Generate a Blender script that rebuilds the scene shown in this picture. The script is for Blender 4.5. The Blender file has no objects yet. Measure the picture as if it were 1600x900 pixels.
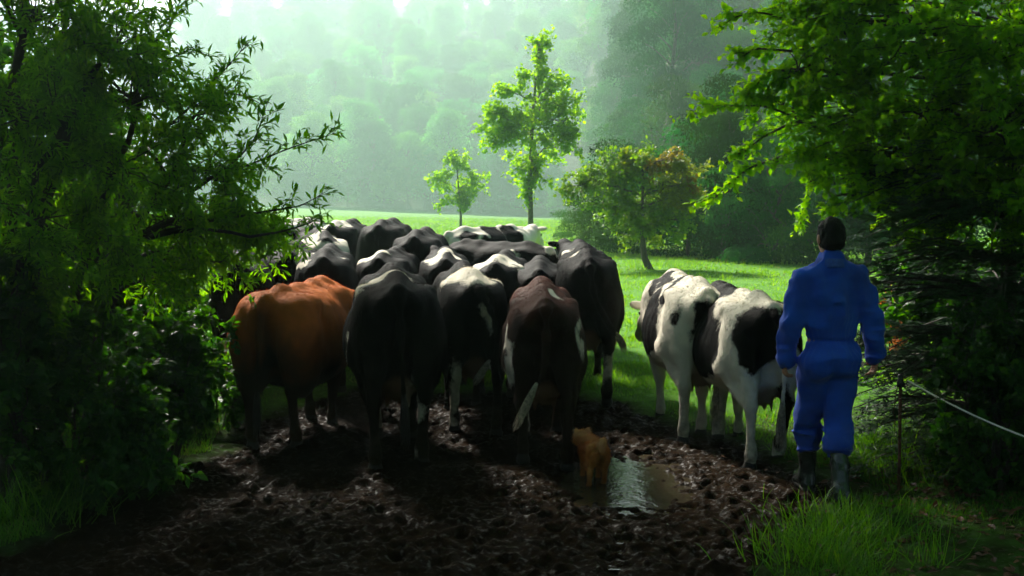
import bpy, math, random
import numpy as np
from mathutils import Vector, Matrix, Quaternion

rnd = random.Random(7)
RS = np.random.RandomState
PI = math.pi
sc = bpy.context.scene
COL = sc.collection

# ------------------------------------------------------------------ camera
F, CH, YH = 1700.0, 1.87, 330.0
PITCH = math.atan((450 - YH) / F)
cd = bpy.data.cameras.new('camera')
cam = bpy.data.objects.new('camera', cd)
COL.objects.link(cam)
cd.sensor_width = 36.0
cd.lens = F / 1600 * 36
cd.clip_start = 0.05
cd.clip_end = 4000
cam.location = (0, 0, CH)
cam.rotation_euler = (PI / 2 - PITCH, 0, 0)
sc.camera = cam

# ------------------------------------------------------------------ light
SUN_AZ, SUN_EL = math.radians(-24), math.radians(41)
w = bpy.data.worlds.new('World')
sc.world = w
w.use_nodes = True
nt = w.node_tree
sky = nt.nodes.new('ShaderNodeTexSky')
sky.sky_type = 'NISHITA'
sky.sun_disc = False
sky.sun_elevation = SUN_EL
sky.sun_rotation = SUN_AZ
sky.air_density = 1.0
sky.dust_density = 3.0
nt.links.new(sky.outputs[0], nt.nodes['Background'].inputs[0])
nt.nodes['Background'].inputs[1].default_value = 0.06
ld = bpy.data.lights.new('sun', 'SUN')
ld.energy = 5.0
ld.angle = math.radians(9)
ld.color = (1.0, 0.95, 0.85)
sun = bpy.data.objects.new('sun', ld)
COL.objects.link(sun)
sdir = Vector((math.sin(SUN_AZ) * math.cos(SUN_EL), math.cos(SUN_AZ) * math.cos(SUN_EL), math.sin(SUN_EL)))
sun.rotation_euler = sdir.to_track_quat('Z', 'Y').to_euler()
sun.location = (-20, 30, 60)

vs = sc.view_settings
vs.view_transform = 'Standard'
vs.look = 'None'
vs.exposure = 1.24
vs.gamma = 1.0
vs.use_curve_mapping = False
sc.cycles.use_denoising = True
sc.cycles.denoising_input_passes = 'RGB_ALBEDO'
sc.cycles.max_bounces = 8
sc.cycles.diffuse_bounces = 3
sc.cycles.glossy_bounces = 2
sc.cycles.transmission_bounces = 4
sc.cycles.volume_bounces = 2
sc.cycles.caustics_reflective = False
sc.cycles.caustics_refractive = False
HAZE_DENSITY = 0.00057
HAZE_COLOR = (0.70, 0.98, 0.92)
HAZE_G = 0.55

# ------------------------------------------------------------------ helpers
FW = np.array([0, math.cos(PITCH), -math.sin(PITCH)])
UP = np.array([0, math.sin(PITCH), math.cos(PITCH)])
CAM = np.array([0, 0, CH])


def at(px, py, Y):
    """world point seen at a photo pixel, at distance Y in front of the lens plane"""
    d = FW * F + np.array([1.0, 0, 0]) * (px - 800) + UP * (450 - py)
    return CAM + d * (Y / d[1])


def gx(px, Y):
    return (px - 800) / F * Y


def tag(o, label=None, cat=None, group=None, kind=None):
    if label: o['label'] = label
    if cat: o['category'] = cat
    if group: o['group'] = group
    if kind: o['kind'] = kind
    return o


def link(name, me, parent=None, mat=None):
    o = bpy.data.objects.new(name, me)
    COL.objects.link(o)
    if mat is not None and me is not None and len(me.materials) == 0:
        me.materials.append(mat)
    if parent is not None:
        o.parent = parent
    return o


def empty(name, loc, rz=0.0):
    o = bpy.data.objects.new(name, None)
    o.empty_display_size = 0.2
    COL.objects.link(o)
    o.location = loc
    o.rotation_euler = (0, 0, rz)
    return o


def mesh_np(name, verts, faces, smooth=True, attrs=None, mats=None, midx=None):
    """verts (N,3); faces (M,k) array with k = 3 or 4, or a list of such arrays"""
    me = bpy.data.meshes.new(name)
    if not isinstance(faces, (list, tuple)):
        faces = [faces]
    faces = [np.asarray(f, dtype=np.int32) for f in faces if len(f)]
    nv = len(verts)
    me.vertices.add(nv)
    me.vertices.foreach_set('co', np.asarray(verts, dtype=np.float32).ravel())
    nl = sum(f.size for f in faces)
    npoly = sum(len(f) for f in faces)
    me.loops.add(nl)
    me.polygons.add(npoly)
    me.loops.foreach_set('vertex_index', np.concatenate([f.ravel() for f in faces]).astype(np.int32))
    tot = np.concatenate([np.full(len(f), f.shape[1], dtype=np.int32) for f in faces])
    st = np.zeros(npoly, dtype=np.int32)
    st[1:] = np.cumsum(tot)[:-1]
    me.polygons.foreach_set('loop_start', st)
    me.polygons.foreach_set('loop_total', tot)
    me.polygons.foreach_set('use_smooth', np.full(npoly, smooth, dtype=bool))
    if mats:
        for m in mats: me.materials.append(m)
        if midx is not None:
            me.polygons.foreach_set('material_index', np.asarray(midx, dtype=np.int32))
    me.update(calc_edges=True)
    for k, a in (attrs or {}).items():
        at_ = me.attributes.new(k, 'FLOAT', 'POINT')
        at_.data.foreach_set('value', np.asarray(a, dtype=np.float32))
    return me


# ---- numpy noise
def _hash(i, j, k, seed):
    n = (i.astype(np.int64) * 374761393 + j.astype(np.int64) * 668265263 + k.astype(np.int64) * 2147483647 + seed * 144269504) & 0xFFFFFFFF
    n = ((n ^ (n >> 13)) * 1274126177) & 0xFFFFFFFF
    n = ((n ^ (n >> 15)) * 2246822519) & 0xFFFFFFFF
    return ((n ^ (n >> 16)) & 0xFFFFFF) / float(0xFFFFFF)


def vnoise(P, scale, seed=0):
    """value noise in -1..1 at points P (N,3), feature size scale"""
    q = P / scale
    i = np.floor(q)
    f = q - i
    f = f * f * f * (f * (f * 6 - 15) + 10)
    i = i.astype(np.int64)
    r = 0
    for a in (0, 1):
        wx = f[..., 0] if a else 1 - f[..., 0]
        for b in (0, 1):
            wy = f[..., 1] if b else 1 - f[..., 1]
            for c in (0, 1):
                wz = f[..., 2] if c else 1 - f[..., 2]
                r = r + wx * wy * wz * _hash(i[..., 0] + a, i[..., 1] + b, i[..., 2] + c, seed)
    return r * 2 - 1


def fbm(P, scale, seed=0, oct=3):
    r, a = 0, 1.0
    for o in range(oct):
        r = r + a * vnoise(P, scale, seed + o * 17)
        scale *= 0.5
        a *= 0.5
    return r / 1.75


# ---- smooth-union solids on a grid, surfaced by surface nets
class Solid:
    def __init__(self, lo, hi, res):
        self.lo = np.array(lo, dtype=np.float64)
        self.res = res
        n = np.ceil((np.array(hi) - self.lo) / res).astype(int) + 1
        self.ax = [self.lo[i] + np.arange(n[i]) * res for i in range(3)]
        self.n = n
        self.D = np.full(tuple(n), 1.0, dtype=np.float32)

    def _sub(self, lo, hi):
        a = np.maximum(np.floor((np.asarray(lo) - self.lo) / self.res).astype(int), 0)
        b = np.minimum(np.ceil((np.asarray(hi) - self.lo) / self.res).astype(int) + 1, self.n)
        if np.any(b <= a): return None
        s = tuple(slice(a[i], b[i]) for i in range(3))
        X = self.ax[0][s[0]][:, None, None]
        Y = self.ax[1][s[1]][None, :, None]
        Z = self.ax[2][s[2]][None, None, :]
        return s, X, Y, Z

    def _mix(self, s, d, k):
        a = self.D[s]
        k = max(k, 1e-5)
        h = np.clip(0.5 + 0.5 * (d - a) / k, 0, 1)
        self.D[s] = d + (a - d) * h - k * h * (1 - h)

    def cone(self, a, b, ra, rb, k=0.03):
        a = np.asarray(a, float); b = np.asarray(b, float)
        m = max(ra, rb) + k + 2 * self.res
        r = self._sub(np.minimum(a, b) - m, np.maximum(a, b) + m)
        if r is None: return
        s, X, Y, Z = r
        ab = b - a
        L = max(ab.dot(ab), 1e-9)
        t = np.clip(((X - a[0]) * ab[0] + (Y - a[1]) * ab[1] + (Z - a[2]) * ab[2]) / L, 0, 1)
        d = np.sqrt((X - a[0] - t * ab[0]) ** 2 + (Y - a[1] - t * ab[1]) ** 2 + (Z - a[2] - t * ab[2]) ** 2) - (ra + (rb - ra) * t)
        self._mix(s, d, k)

    def chain(self, pts, radii, k=0.03):
        for i in range(len(pts) - 1):
            self.cone(pts[i], pts[i + 1], radii[i], radii[i + 1], k)

    def ell(self, c, r, k=0.05, rot=None):
        c = np.asarray(c, float); r = np.asarray(r, float)
        m = (r.max() if rot is not None else r) + k + 2 * self.res
        q = self._sub(c - m, c + m)
        if q is None: return
        s, X, Y, Z = q
        X = X - c[0]; Y = Y - c[1]; Z = Z - c[2]
        if rot is not None:
            R = np.array(rot.to_matrix()) if not isinstance(rot, np.ndarray) else rot
            X, Y, Z = (R[0, 0] * X + R[1, 0] * Y + R[2, 0] * Z, R[0, 1] * X + R[1, 1] * Y + R[2, 1] * Z, R[0, 2] * X + R[1, 2] * Y + R[2, 2] * Z)
        k0 = np.sqrt((X / r[0]) ** 2 + (Y / r[1]) ** 2 + (Z / r[2]) ** 2)
        k1 = np.sqrt((X / r[0] ** 2) ** 2 + (Y / r[1] ** 2) ** 2 + (Z / r[2] ** 2) ** 2) + 1e-9
        self._mix(s, k0 * (k0 - 1) / k1, k)

    def cut_below(self, z):
        Z = self.ax[2][None, None, :]
        self.D = np.maximum(self.D, (z - Z).astype(np.float32))

    def cut_above(self, z):
        Z = self.ax[2][None, None, :]
        self.D = np.maximum(self.D, (Z - z).astype(np.float32))

    def shell_noise(self, fn, band=0.05):
        """offset the surface by fn(P) near it"""
        m = np.abs(self.D) < band
        idx = np.argwhere(m)
        P = self.lo + idx * self.res
        self.D[m] -= fn(P).astype(np.float32)

    def surface(self):
        D = self.D
        s = D < 0
        c = np.zeros(tuple(np.array(D.shape) - 1), dtype=np.int8)
        for a in (0, 1):
            for b in (0, 1):
                for e in (0, 1):
                    c += s[a:D.shape[0] - 1 + a, b:D.shape[1] - 1 + b, e:D.shape[2] - 1 + e]
        idx = np.argwhere((c > 0) & (c < 8))
        acc = np.zeros((len(idx), 3)); cnt = np.zeros(len(idx))
        offs = [np.array(o) for o in np.ndindex(2, 2, 2)]
        for o in offs:
            for ax in range(3):
                if o[ax]: continue
                o2 = o.copy(); o2[ax] = 1
                i0 = idx + o; i1 = idx + o2
                v0 = D[i0[:, 0], i0[:, 1], i0[:, 2]].astype(float); v1 = D[i1[:, 0], i1[:, 1], i1[:, 2]].astype(float)
                m = (v0 < 0) != (v1 < 0)
                t = v0[m] / (v0[m] - v1[m])
                p = np.tile(o.astype(float), (m.sum(), 1)); p[:, ax] = t
                acc[m] += p; cnt[m] += 1
        V = self.lo + (idx + acc / cnt[:, None]) * self.res
        mp = np.full(c.shape, -1, dtype=np.int64)
        mp[idx[:, 0], idx[:, 1], idx[:, 2]] = np.arange(len(idx))
        quads = []
        for ax in range(3):
            b, e = [(1, 2), (2, 0), (0, 1)][ax]
            sl0 = [slice(None)] * 3; sl1 = [slice(None)] * 3
            sl0[ax] = slice(0, -1); sl1[ax] = slice(1, None)
            s0 = s[tuple(sl0)]; s1 = s[tuple(sl1)]
            ed = np.argwhere(s0 != s1)
            ed = ed[(ed[:, b] > 0) & (ed[:, e] > 0) & (ed[:, b] < D.shape[b] - 1) & (ed[:, e] < D.shape[e] - 1)]
            inside = s0[ed[:, 0], ed[:, 1], ed[:, 2]]
            q = []
            for (db, de) in ((-1, -1), (0, -1), (0, 0), (-1, 0)):
                t = ed.copy(); t[:, b] += db; t[:, e] += de
                q.append(mp[t[:, 0], t[:, 1], t[:, 2]])
            q = np.stack(q, 1)
            q[~inside] = q[~inside][:, ::-1]
            quads.append(q)
        return V, np.concatenate(quads)


# ---- tubes
def tube_arrays(pts, radii, sides=6, cap=True):
    P = np.asarray(pts, float)
    n = len(P)
    T = np.gradient(P, axis=0)
    T /= np.linalg.norm(T, axis=1)[:, None] + 1e-12
    ref = np.array([0.0, 0, 1]) if abs(T[0][2]) < 0.9 else np.array([1.0, 0, 0])
    A = np.cross(T, ref); A /= np.linalg.norm(A, axis=1)[:, None] + 1e-12
    B = np.cross(T, A)
    th = np.arange(sides) / sides * 2 * PI
    r = np.asarray(radii, float)
    V = P[:, None, :] + r[:, None, None] * (np.cos(th)[None, :, None] * A[:, None, :] + np.sin(th)[None, :, None] * B[:, None, :])
    V = V.reshape(-1, 3)
    i = np.arange(n - 1)[:, None] * sides
    j = np.arange(sides)[None, :]
    j2 = (j + 1) % sides
    Q = np.stack([(i + j), (i + sides + j), (i + sides + j2), (i + j2)], -1).reshape(-1, 4)
    T3 = np.zeros((0, 3), int)
    if cap:
        V = np.concatenate([V, P[:1], P[-1:]])
        c0, c1 = n * sides, n * sides + 1
        a = np.arange(sides)
        T3 = np.concatenate([np.stack([np.full(sides, c0), a, (a + 1) % sides], 1), np.stack([np.full(sides, c1), (n - 1) * sides + (a + 1) % sides, (n - 1) * sides + a], 1)])
    return V, Q, T3


class Tubes:
    def __init__(self):
        self.v, self.q, self.t, self.n = [], [], [], 0

    def add(self, pts, radii, sides=6, cap=True):
        V, Q, T = tube_arrays(pts, radii, sides, cap)
        self.v.append(V); self.q.append(Q + self.n); self.t.append(T + self.n)
        self.n += len(V)

    def raw(self, V, Q=None, T=None):
        self.v.append(np.asarray(V, float))
        if Q is not None: self.q.append(np.asarray(Q) + self.n)
        if T is not None: self.t.append(np.asarray(T) + self.n)
        self.n += len(V)

    def build(self, name, mat, parent=None, smooth=True):
        fs = []
        if self.q: fs.append(np.concatenate(self.q))
        if self.t:
            t = np.concatenate(self.t)
            if len(t): fs.append(t)
        me = mesh_np(name, np.concatenate(self.v), fs, smooth, mats=[mat])
        return link(name, me, parent)


def curve(a, b, bend, n=8, rng=rnd, wob=0.0):
    """points from a to b, bowed by the vector bend, with a little wobble"""
    a = np.asarray(a, float); b = np.asarray(b, float); bend = np.asarray(bend, float)
    t = np.linspace(0, 1, n)[:, None]
    p = a + (b - a) * t + bend * (4 * t * (1 - t))
    if wob:
        o = np.array([[rng.gauss(0, wob) for _ in range(3)] for _ in range(n)])
        o[0] = 0
        p = p + o * np.minimum(1, t * 3)
    return p


# ---- leaves
LEAF_T = {
    # along y 0..1, width in x, fold in z : verts, quads/tris
    'willow': (np.array([[0, 0, 0], [-.5, .45, .08], [0, .45, 0], [.5, .45, .08], [-.3, .75, .0], [.3, .75, 0], [0, 1, -.12]]),
               np.array([[0, 2, 1], [0, 3, 2], [1, 2, 4], [2, 3, 5], [2, 6, 4], [2, 5, 6]])),
    'oval': (np.array([[0, 0, 0], [-.5, .4, .1], [0, .5, 0], [.5, .4, .1], [-.36, .72, .04], [.36, .72, .04], [0, 1, -.08]]),
             np.array([[0, 2, 1], [0, 3, 2], [1, 2, 4], [2, 3, 5], [2, 6, 4], [2, 5, 6]])),
    'clump': (np.array([[0, 0, 0], [-.5, .35, .1], [.5, .45, .06], [-.28, .8, -.05], [.3, 1, .05]]),
              np.array([[0, 2, 1], [1, 2, 3], [2, 4, 3]])),
    'needle': (np.array([[-.5, 0, 0], [.5, 0, 0], [0, 1, 0]]), np.array([[0, 1, 2]])),
    'blade': (np.array([[-.5, 0, 0], [.5, 0, 0], [-.42, .4, .05], [.42, .4, .05], [-.26, .75, .22], [.26, .75, .22], [0, 1, .5]]),
              np.array([[0, 1, 3], [0, 3, 2], [2, 3, 5], [2, 5, 4], [4, 5, 6]])),
}


class Leaves:
    def __init__(self, kind):
        self.kind = kind
        self.p, self.d, self.nrm, self.l, self.w, self.var, self.tint = [], [], [], [], [], [], []

    def add(self, p, d, nrm, l, w, var, tint=None):
        p = np.atleast_2d(p)
        n = len(p)
        self.p.append(p); self.d.append(np.broadcast_to(d, (n, 3))); self.nrm.append(np.broadcast_to(nrm, (n, 3)))
        self.l.append(np.broadcast_to(l, n)); self.w.append(np.broadcast_to(w, n)); self.var.append(np.broadcast_to(var, n))
        self.tint.append(np.broadcast_to(0.0 if tint is None else tint, n))

    def count(self):
        return sum(len(a) for a in self.p)

    def mesh(self, name, mat):
        T, Fc = LEAF_T[self.kind]
        p = np.concatenate(self.p); d = np.concatenate(self.d); nn = np.concatenate(self.nrm)
        l = np.concatenate(self.l); w = np.concatenate(self.w); var = np.concatenate(self.var); tint = np.concatenate(self.tint)
        d = d / (np.linalg.norm(d, axis=1)[:, None] + 1e-9)
        x = np.cross(d, nn); x /= np.linalg.norm(x, axis=1)[:, None] + 1e-9
        z = np.cross(x, d)
        V = p[:, None, :] + T[None, :, 0:1] * (w[:, None, None] * x[:, None, :]) + T[None, :, 1:2] * (l[:, None, None] * d[:, None, :]) + T[None, :, 2:3] * (l[:, None, None] * z[:, None, :])
        k = len(T)
        Fx = (np.arange(len(p))[:, None, None] * k + Fc[None]).reshape(-1, 3)
        return mesh_np(name, V.reshape(-1, 3), Fx, False, {'var': np.repeat(var, k), 'tint': np.repeat(tint, k)}, [mat])

    def build(self, name, mat, parent=None):
        return link(name, self.mesh(name, mat), parent)


def rand_dirs(rs, n):
    v = rs.normal(size=(n, 3))
    return v / np.linalg.norm(v, axis=1)[:, None]


# ------------------------------------------------------------------ materials
def mat_new(name):
    m = bpy.data.materials.new(name)
    m.use_nodes = True
    t = m.node_tree
    return m, t, t.nodes['Principled BSDF'], t.nodes['Material Output']


def N(t, typ, **kw):
    n = t.nodes.new(typ)
    for k, v in kw.items():
        if k.startswith('i_'):
            key = k[2:]
            n.inputs[int(key) if key.isdigit() else key].default_value = v
        else:
            setattr(n, k, v)
    return n


def ramp(t, src, stops, interp='LINEAR'):
    r = t.nodes.new('ShaderNodeValToRGB')
    r.color_ramp.interpolation = interp
    e = r.color_ramp.elements
    while len(e) < len(stops): e.new(0.5)
    for i, (p, c) in enumerate(stops):
        e[i].position = p
        e[i].color = (*c, 1) if len(c) == 3 else c
    t.links.new(src, r.inputs[0])
    return r


def mixc(t, fac, a, b):
    m = t.nodes.new('ShaderNodeMix')
    m.data_type = 'RGBA'
    for s, i in ((fac, 0), (a, 6), (b, 7)):
        if hasattr(s, 'links'): t.links.new(s, m.inputs[i])
        elif i == 0: m.inputs[0].default_value = s
        else: m.inputs[i].default_value = (*s, 1)
    return m.outputs[2]


def math_n(t, op, a, b=None, c=None, clamp=False):
    m = t.nodes.new('ShaderNodeMath')
    m.operation = op
    m.use_clamp = clamp
    for i, s in enumerate((a, b, c)):
        if s is None: continue
        if hasattr(s, 'links'): t.links.new(s, m.inputs[i])
        else: m.inputs[i].default_value = s
    return m.outputs[0]


def attr(t, name):
    a = t.nodes.new('ShaderNodeAttribute')
    a.attribute_name = name
    return a


def noise_tex(t, scale, detail=3, coord='Object', stretch=None, rough=0.55):
    tc = t.nodes.new('ShaderNodeTexCoord')
    n = t.nodes.new('ShaderNodeTexNoise')
    n.inputs['Scale'].default_value = scale
    n.inputs['Detail'].default_value = detail
    n.inputs['Roughness'].default_value = rough
    if stretch:
        mp = t.nodes.new('ShaderNodeMapping')
        mp.inputs['Scale'].default_value = stretch
        t.links.new(tc.outputs[coord], mp.inputs[0])
        t.links.new(mp.outputs[0], n.inputs[0])
    else:
        t.links.new(tc.outputs[coord], n.inputs[0])
    return n.outputs[0]


def bump(t, h, strength, dist, bsdf):
    b = t.nodes.new('ShaderNodeBump')
    b.inputs['Strength'].default_value = strength
    b.inputs['Distance'].default_value = dist
    t.links.new(h, b.inputs['Height'])
    t.links.new(b.outputs[0], bsdf.inputs['Normal'])


def leaf_mat(name, stops, tint_col=None, trans=0.45, rough=0.5, spec=0.22, per_tree=0.0):
    m, t, b, out = mat_new(name)
    v = attr(t, 'var')
    r = ramp(t, v.outputs['Fac'], stops)
    c = r.outputs[0]
    if per_tree:
        oi = t.nodes.new('ShaderNodeObjectInfo')
        hv = t.nodes.new('ShaderNodeHueSaturation')
        t.links.new(c, hv.inputs['Color'])
        t.links.new(math_n(t, 'MULTIPLY_ADD', oi.outputs['Random'], 2 * per_tree, 1 - per_tree), hv.inputs['Value'])
        rr = math_n(t, 'FRACT', math_n(t, 'MULTIPLY', oi.outputs['Random'], 7.31))
        t.links.new(math_n(t, 'MULTIPLY_ADD', rr, 0.06, 0.475), hv.inputs['Hue'])
        c = hv.outputs[0]
    if tint_col:
        c = mixc(t, attr(t, 'tint').outputs['Fac'], c, tint_col)
    t.links.new(c, b.inputs['Base Color'])
    b.inputs['Roughness'].default_value = rough
    b.inputs['Specular IOR Level'].default_value = spec
    tr = t.nodes.new('ShaderNodeBsdfTranslucent')
    hs = t.nodes.new('ShaderNodeHueSaturation')
    hs.inputs['Hue'].default_value = 0.485
    hs.inputs['Saturation'].default_value = 1.15
    hs.inputs['Value'].default_value = 2.1
    t.links.new(c, hs.inputs['Color'])
    t.links.new(hs.outputs[0], tr.inputs['Color'])
    mx = t.nodes.new('ShaderNodeMixShader')
    mx.inputs[0].default_value = trans
    t.links.new(b.outputs[0], mx.inputs[1])
    t.links.new(tr.outputs[0], mx.inputs[2])
    t.links.new(mx.outputs[0], out.inputs['Surface'])
    return m


def bark_mat(name, c1, c2, scale=9):
    m, t, b, out = mat_new(name)
    n = noise_tex(t, scale, 5, stretch=(1, 1, 0.25))
    r = ramp(t, n, [(0.3, c1), (0.7, c2)])
    t.links.new(r.outputs[0], b.inputs['Base Color'])
    b.inputs['Roughness'].default_value = 0.85
    bump(t, n, 0.7, 0.02, b)
    return m


def plain(name, col, rough=0.6, spec=0.5, nscale=30, amt=0.35, metallic=0.0, bmp=0.2, bd=0.004):
    m, t, b, out = mat_new(name)
    n = noise_tex(t, nscale, 4)
    r = ramp(t, n, [(0.3, tuple(c * (1 - amt) for c in col)), (0.7, tuple(min(1, c * (1 + amt)) for c in col))])
    t.links.new(r.outputs[0], b.inputs['Base Color'])
    b.inputs['Roughness'].default_value = rough
    b.inputs['Specular IOR Level'].default_value = spec
    b.inputs['Metallic'].default_value = metallic
    if bmp: bump(t, n, bmp, bd, b)
    return m


M = {}
M['bark_dark'] = bark_mat('bark_dark', (0.018, 0.014, 0.010), (0.05, 0.042, 0.03))
M['bark'] = bark_mat('bark', (0.05, 0.04, 0.03), (0.13, 0.11, 0.085))
M['leaf_willow'] = leaf_mat('leaf_willow', [(0, (0.026, 0.095, 0.005)), (0.55, (0.060, 0.20, 0.010)), (1, (0.13, 0.30, 0.016))], trans=0.62, spec=.25)
M['leaf_beech'] = leaf_mat('leaf_beech', [(0, (0.034, 0.13, 0.005)), (0.5, (0.085, 0.25, 0.010)), (1, (0.18, 0.36, 0.018))], trans=0.62, spec=.25)
M['bark_pale'] = bark_mat('bark_pale', (0.10, 0.10, 0.06), (0.20, 0.19, 0.12))
M['leaf_conifer'] = leaf_mat('leaf_conifer', [(0, (0.006, 0.026, 0.008)), (1, (0.024, 0.075, 0.020))], trans=0.25)
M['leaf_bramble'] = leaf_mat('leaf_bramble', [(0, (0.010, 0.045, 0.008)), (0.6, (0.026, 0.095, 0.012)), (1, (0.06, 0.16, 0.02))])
M['leaf_far'] = leaf_mat('leaf_far', [(0, (0.034, 0.12, 0.022)), (0.6, (0.08, 0.23, 0.04)), (1, (0.15, 0.34, 0.055))], trans=0.32, rough=.8, spec=.08, per_tree=.6)
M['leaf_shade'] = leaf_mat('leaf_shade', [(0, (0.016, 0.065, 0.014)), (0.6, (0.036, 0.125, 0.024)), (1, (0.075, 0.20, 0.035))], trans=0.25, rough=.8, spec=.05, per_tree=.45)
M['leaf_young'] = leaf_mat('leaf_young', [(0, (0.08, 0.20, 0.02)), (0.6, (0.14, 0.29, 0.03)), (1, (0.22, 0.38, 0.05))], trans=0.66)
M['leaf_red'] = leaf_mat('leaf_red', [(0, (0.05, 0.13, 0.012)), (0.6, (0.10, 0.22, 0.02)), (1, (0.17, 0.31, 0.03))], tint_col=(0.24, 0.10, 0.03), trans=0.4)
M['grass'] = leaf_mat('grass', [(0, (0.02, 0.085, 0.006)), (0.5, (0.052, 0.17, 0.012)), (1, (0.12, 0.28, 0.022))], tint_col=(0.16, 0.13, 0.05), trans=0.4, rough=0.5)
M['meadow_grass'] = leaf_mat('meadow_grass', [(0, (0.085, 0.22, 0.02)), (0.5, (0.14, 0.31, 0.03)), (1, (0.21, 0.38, 0.05))], tint_col=(0.20, 0.17, 0.07), trans=0.4, rough=0.55)
M['bracken'] = leaf_mat('bracken', [(0, (0.16, 0.06, 0.02)), (1, (0.42, 0.20, 0.07))], trans=0.4)
M['litter'] = leaf_mat('litter', [(0, (0.03, 0.014, 0.007)), (1, (0.11, 0.045, 0.02))], trans=0.1)

# ------------------------------------------------------------------ terrain
MUD_R = np.array([(1.3, 4.0), (1.42, 5.4), (1.68, 6.1), (1.9, 6.55), (2.3, 6.9), (2.42, 7.5), (2.1, 8.2), (1.75, 9.2), (1.35, 10.2), (0.95, 10.6), (0.3, 11.1)])
MUD_L = np.array([(-3.4, 4.0), (-3.3, 5.4), (-2.9, 6.2), (-2.55, 7.2), (-2.5, 8.6), (-2.4, 9.6), (-2.0, 10.6), (-1.6, 11.0)])


def mud_mask(x, y):
    """signed distance-like: > 0 inside the muddy lane"""
    r = np.interp(y, MUD_R[:, 1], MUD_R[:, 0])
    l = np.interp(y, MUD_L[:, 1], MUD_L[:, 0])
    d = np.minimum(np.minimum(r - x, x - l), 11.1 - y)
    P = np.stack([x, y, 0 * x], -1)
    return d + 0.16 * vnoise(P, 0.55, 3) + 0.09 * vnoise(P, 0.2, 4)


def edge_dist(x, y):
    a = x / np.maximum(y, 1.0)
    t = np.clip((a - 0.02) / 0.13, 0, 1)
    t = t * t * (3 - 2 * t)
    return 400 + (92 - 400) * t


def terrain(x, y):
    x = np.asarray(x, float); y = np.asarray(y, float)
    z = np.interp(y, [-50, 9.5, 13, 16, 28, 43, 60, 400, 2000], [0, 0, 0.17, 0.26, 0.31, 0.36, 0.55, 3.0, 3.0])
    P = np.stack([x, y, 0 * x], -1)
    z = z + 0.05 * vnoise(P, 2.7, 8) * np.clip(np.abs(x) / 3, 0.2, 1) + 0.10 * vnoise(P, 9.0, 9) * np.clip((y - 14) / 20, 0, 1)
    z = z - .040 * (np.clip(x, -150, 100) + 70) * np.clip((y - 60) / 340, 0, 1) * np.clip(1 - (y - 400) / 400, 0, 1) + .35 * vnoise(P, 55.0, 19) * np.clip((y - 80) / 150, 0, 1)
    # banks either side of the lane
    bk = np.clip((x - 2.6) / 2.5, 0, 1) * np.clip((13 - y) / 4, 0, 1)
    bl = np.clip((-x - 3.0) / 2.5, 0, 1) * np.clip((11 - y) / 3, 0, 1)
    z = z + 0.25 * bk + 0.3 * bl
    # wooded hillside
    E = edge_dist(x, y)
    u = np.maximum(y - E, 0)
    h = 0.36 * u * np.clip(u / 25, 0, 1) ** 0.5
    cap = 140 + 0 * np.clip((x / np.maximum(y, 1.0) + .16) / .26, 0, 1)
    h = np.where(h > cap, cap + 14 * (1 - np.exp(-(h - cap) / 14)), h)
    h = h + np.clip(u / 40, 0, 1) * 4.0 * vnoise(P, 70.0, 12)
    return z + h


def tz(x, y):
    return float(terrain(np.array([x]), np.array([y]))[0])


PIT = RS(5)
_px, _py = PIT.uniform(-3.2, 2.2, 1500), PIT.uniform(4.4, 11.2, 1500)
_pr, _pa = PIT.uniform(0.045, 0.085, 1500), PIT.uniform(-0.5, 0.5, 1500)


def mud_height(X, Y):
    x, y = X.ravel(), Y.ravel()
    P = np.stack([x, y, 0 * x], -1)
    m = np.clip(mud_mask(x, y) / 0.22, 0, 1)
    Wp = P + 0.05 * np.stack([vnoise(P, 0.13, 31), vnoise(P, 0.13, 32), 0 * x], -1)
    h = 0.022 * vnoise(P, 0.55, 21) + 0.009 * vnoise(Wp, 0.15, 22) + 0.009 * (1 - 2 * np.abs(vnoise(Wp, 0.07, 23))) + 0.010 * vnoise(P, 0.036, 24) + 0.006 * vnoise(P, 0.021, 25)
    pit = np.zeros(X.shape)
    dx = X[1, 0] - X[0, 0]; dy = Y[0, 1] - Y[0, 0]
    x0, y0 = X[0, 0], Y[0, 0]
    for a, b, r, an in zip(_px, _py, _pr, _pa):
        w_ = 2.2 * r
        i0, i1 = int((a - w_ - x0) / dx), int((a + w_ - x0) / dx) + 2
        j0, j1 = int((b - w_ - y0) / dy), int((b + w_ - y0) / dy) + 2
        i0, j0 = max(i0, 0), max(j0, 0)
        if i1 <= i0 or j1 <= j0: continue
        sx, sy = X[i0:i1, j0:j1] - a, Y[i0:i1, j0:j1] - b
        if sx.size == 0: continue
        u, v = sx * math.cos(an) + sy * math.sin(an), (-sx * math.sin(an) + sy * math.cos(an)) * 0.8
        q = np.sqrt(u * u + v * v) / r
        pit[i0:i1, j0:j1] += -0.026 * np.exp(-(q / 0.72) ** 4) + 0.012 * np.exp(-((q - 1.15) / 0.3) ** 2)
    h = h + np.clip(pit.ravel(), -0.06, 0.05)
    rough = 0.25 + 0.75 * m
    h = h * rough * .78 - 0.02 * m
    # puddle hollow and the wet rut running towards the camera
    e = ((x - 0.75 - 0.06 * (y - 7.4)) / 0.42) ** 2 + ((y - 7.50) / 0.92) ** 2
    h = h - 0.056 * np.exp(-e ** 1.6) + 0.014 * vnoise(P, 0.06, 27) * np.exp(-e * .7)
    e2 = ((x - (0.58 + 0.12 * (y - 5.8))) / 0.09) ** 2
    h = h - 0.030 * np.exp(-e2) * np.clip((6.9 - y) / 0.4, 0, 1)
    return (terrain(x, y) + h).reshape(X.shape), m.reshape(X.shape)


MX0, MX1, MY0, MY1, MD = -4.4, 4.2, 4.3, 12.2, 0.0165


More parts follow.
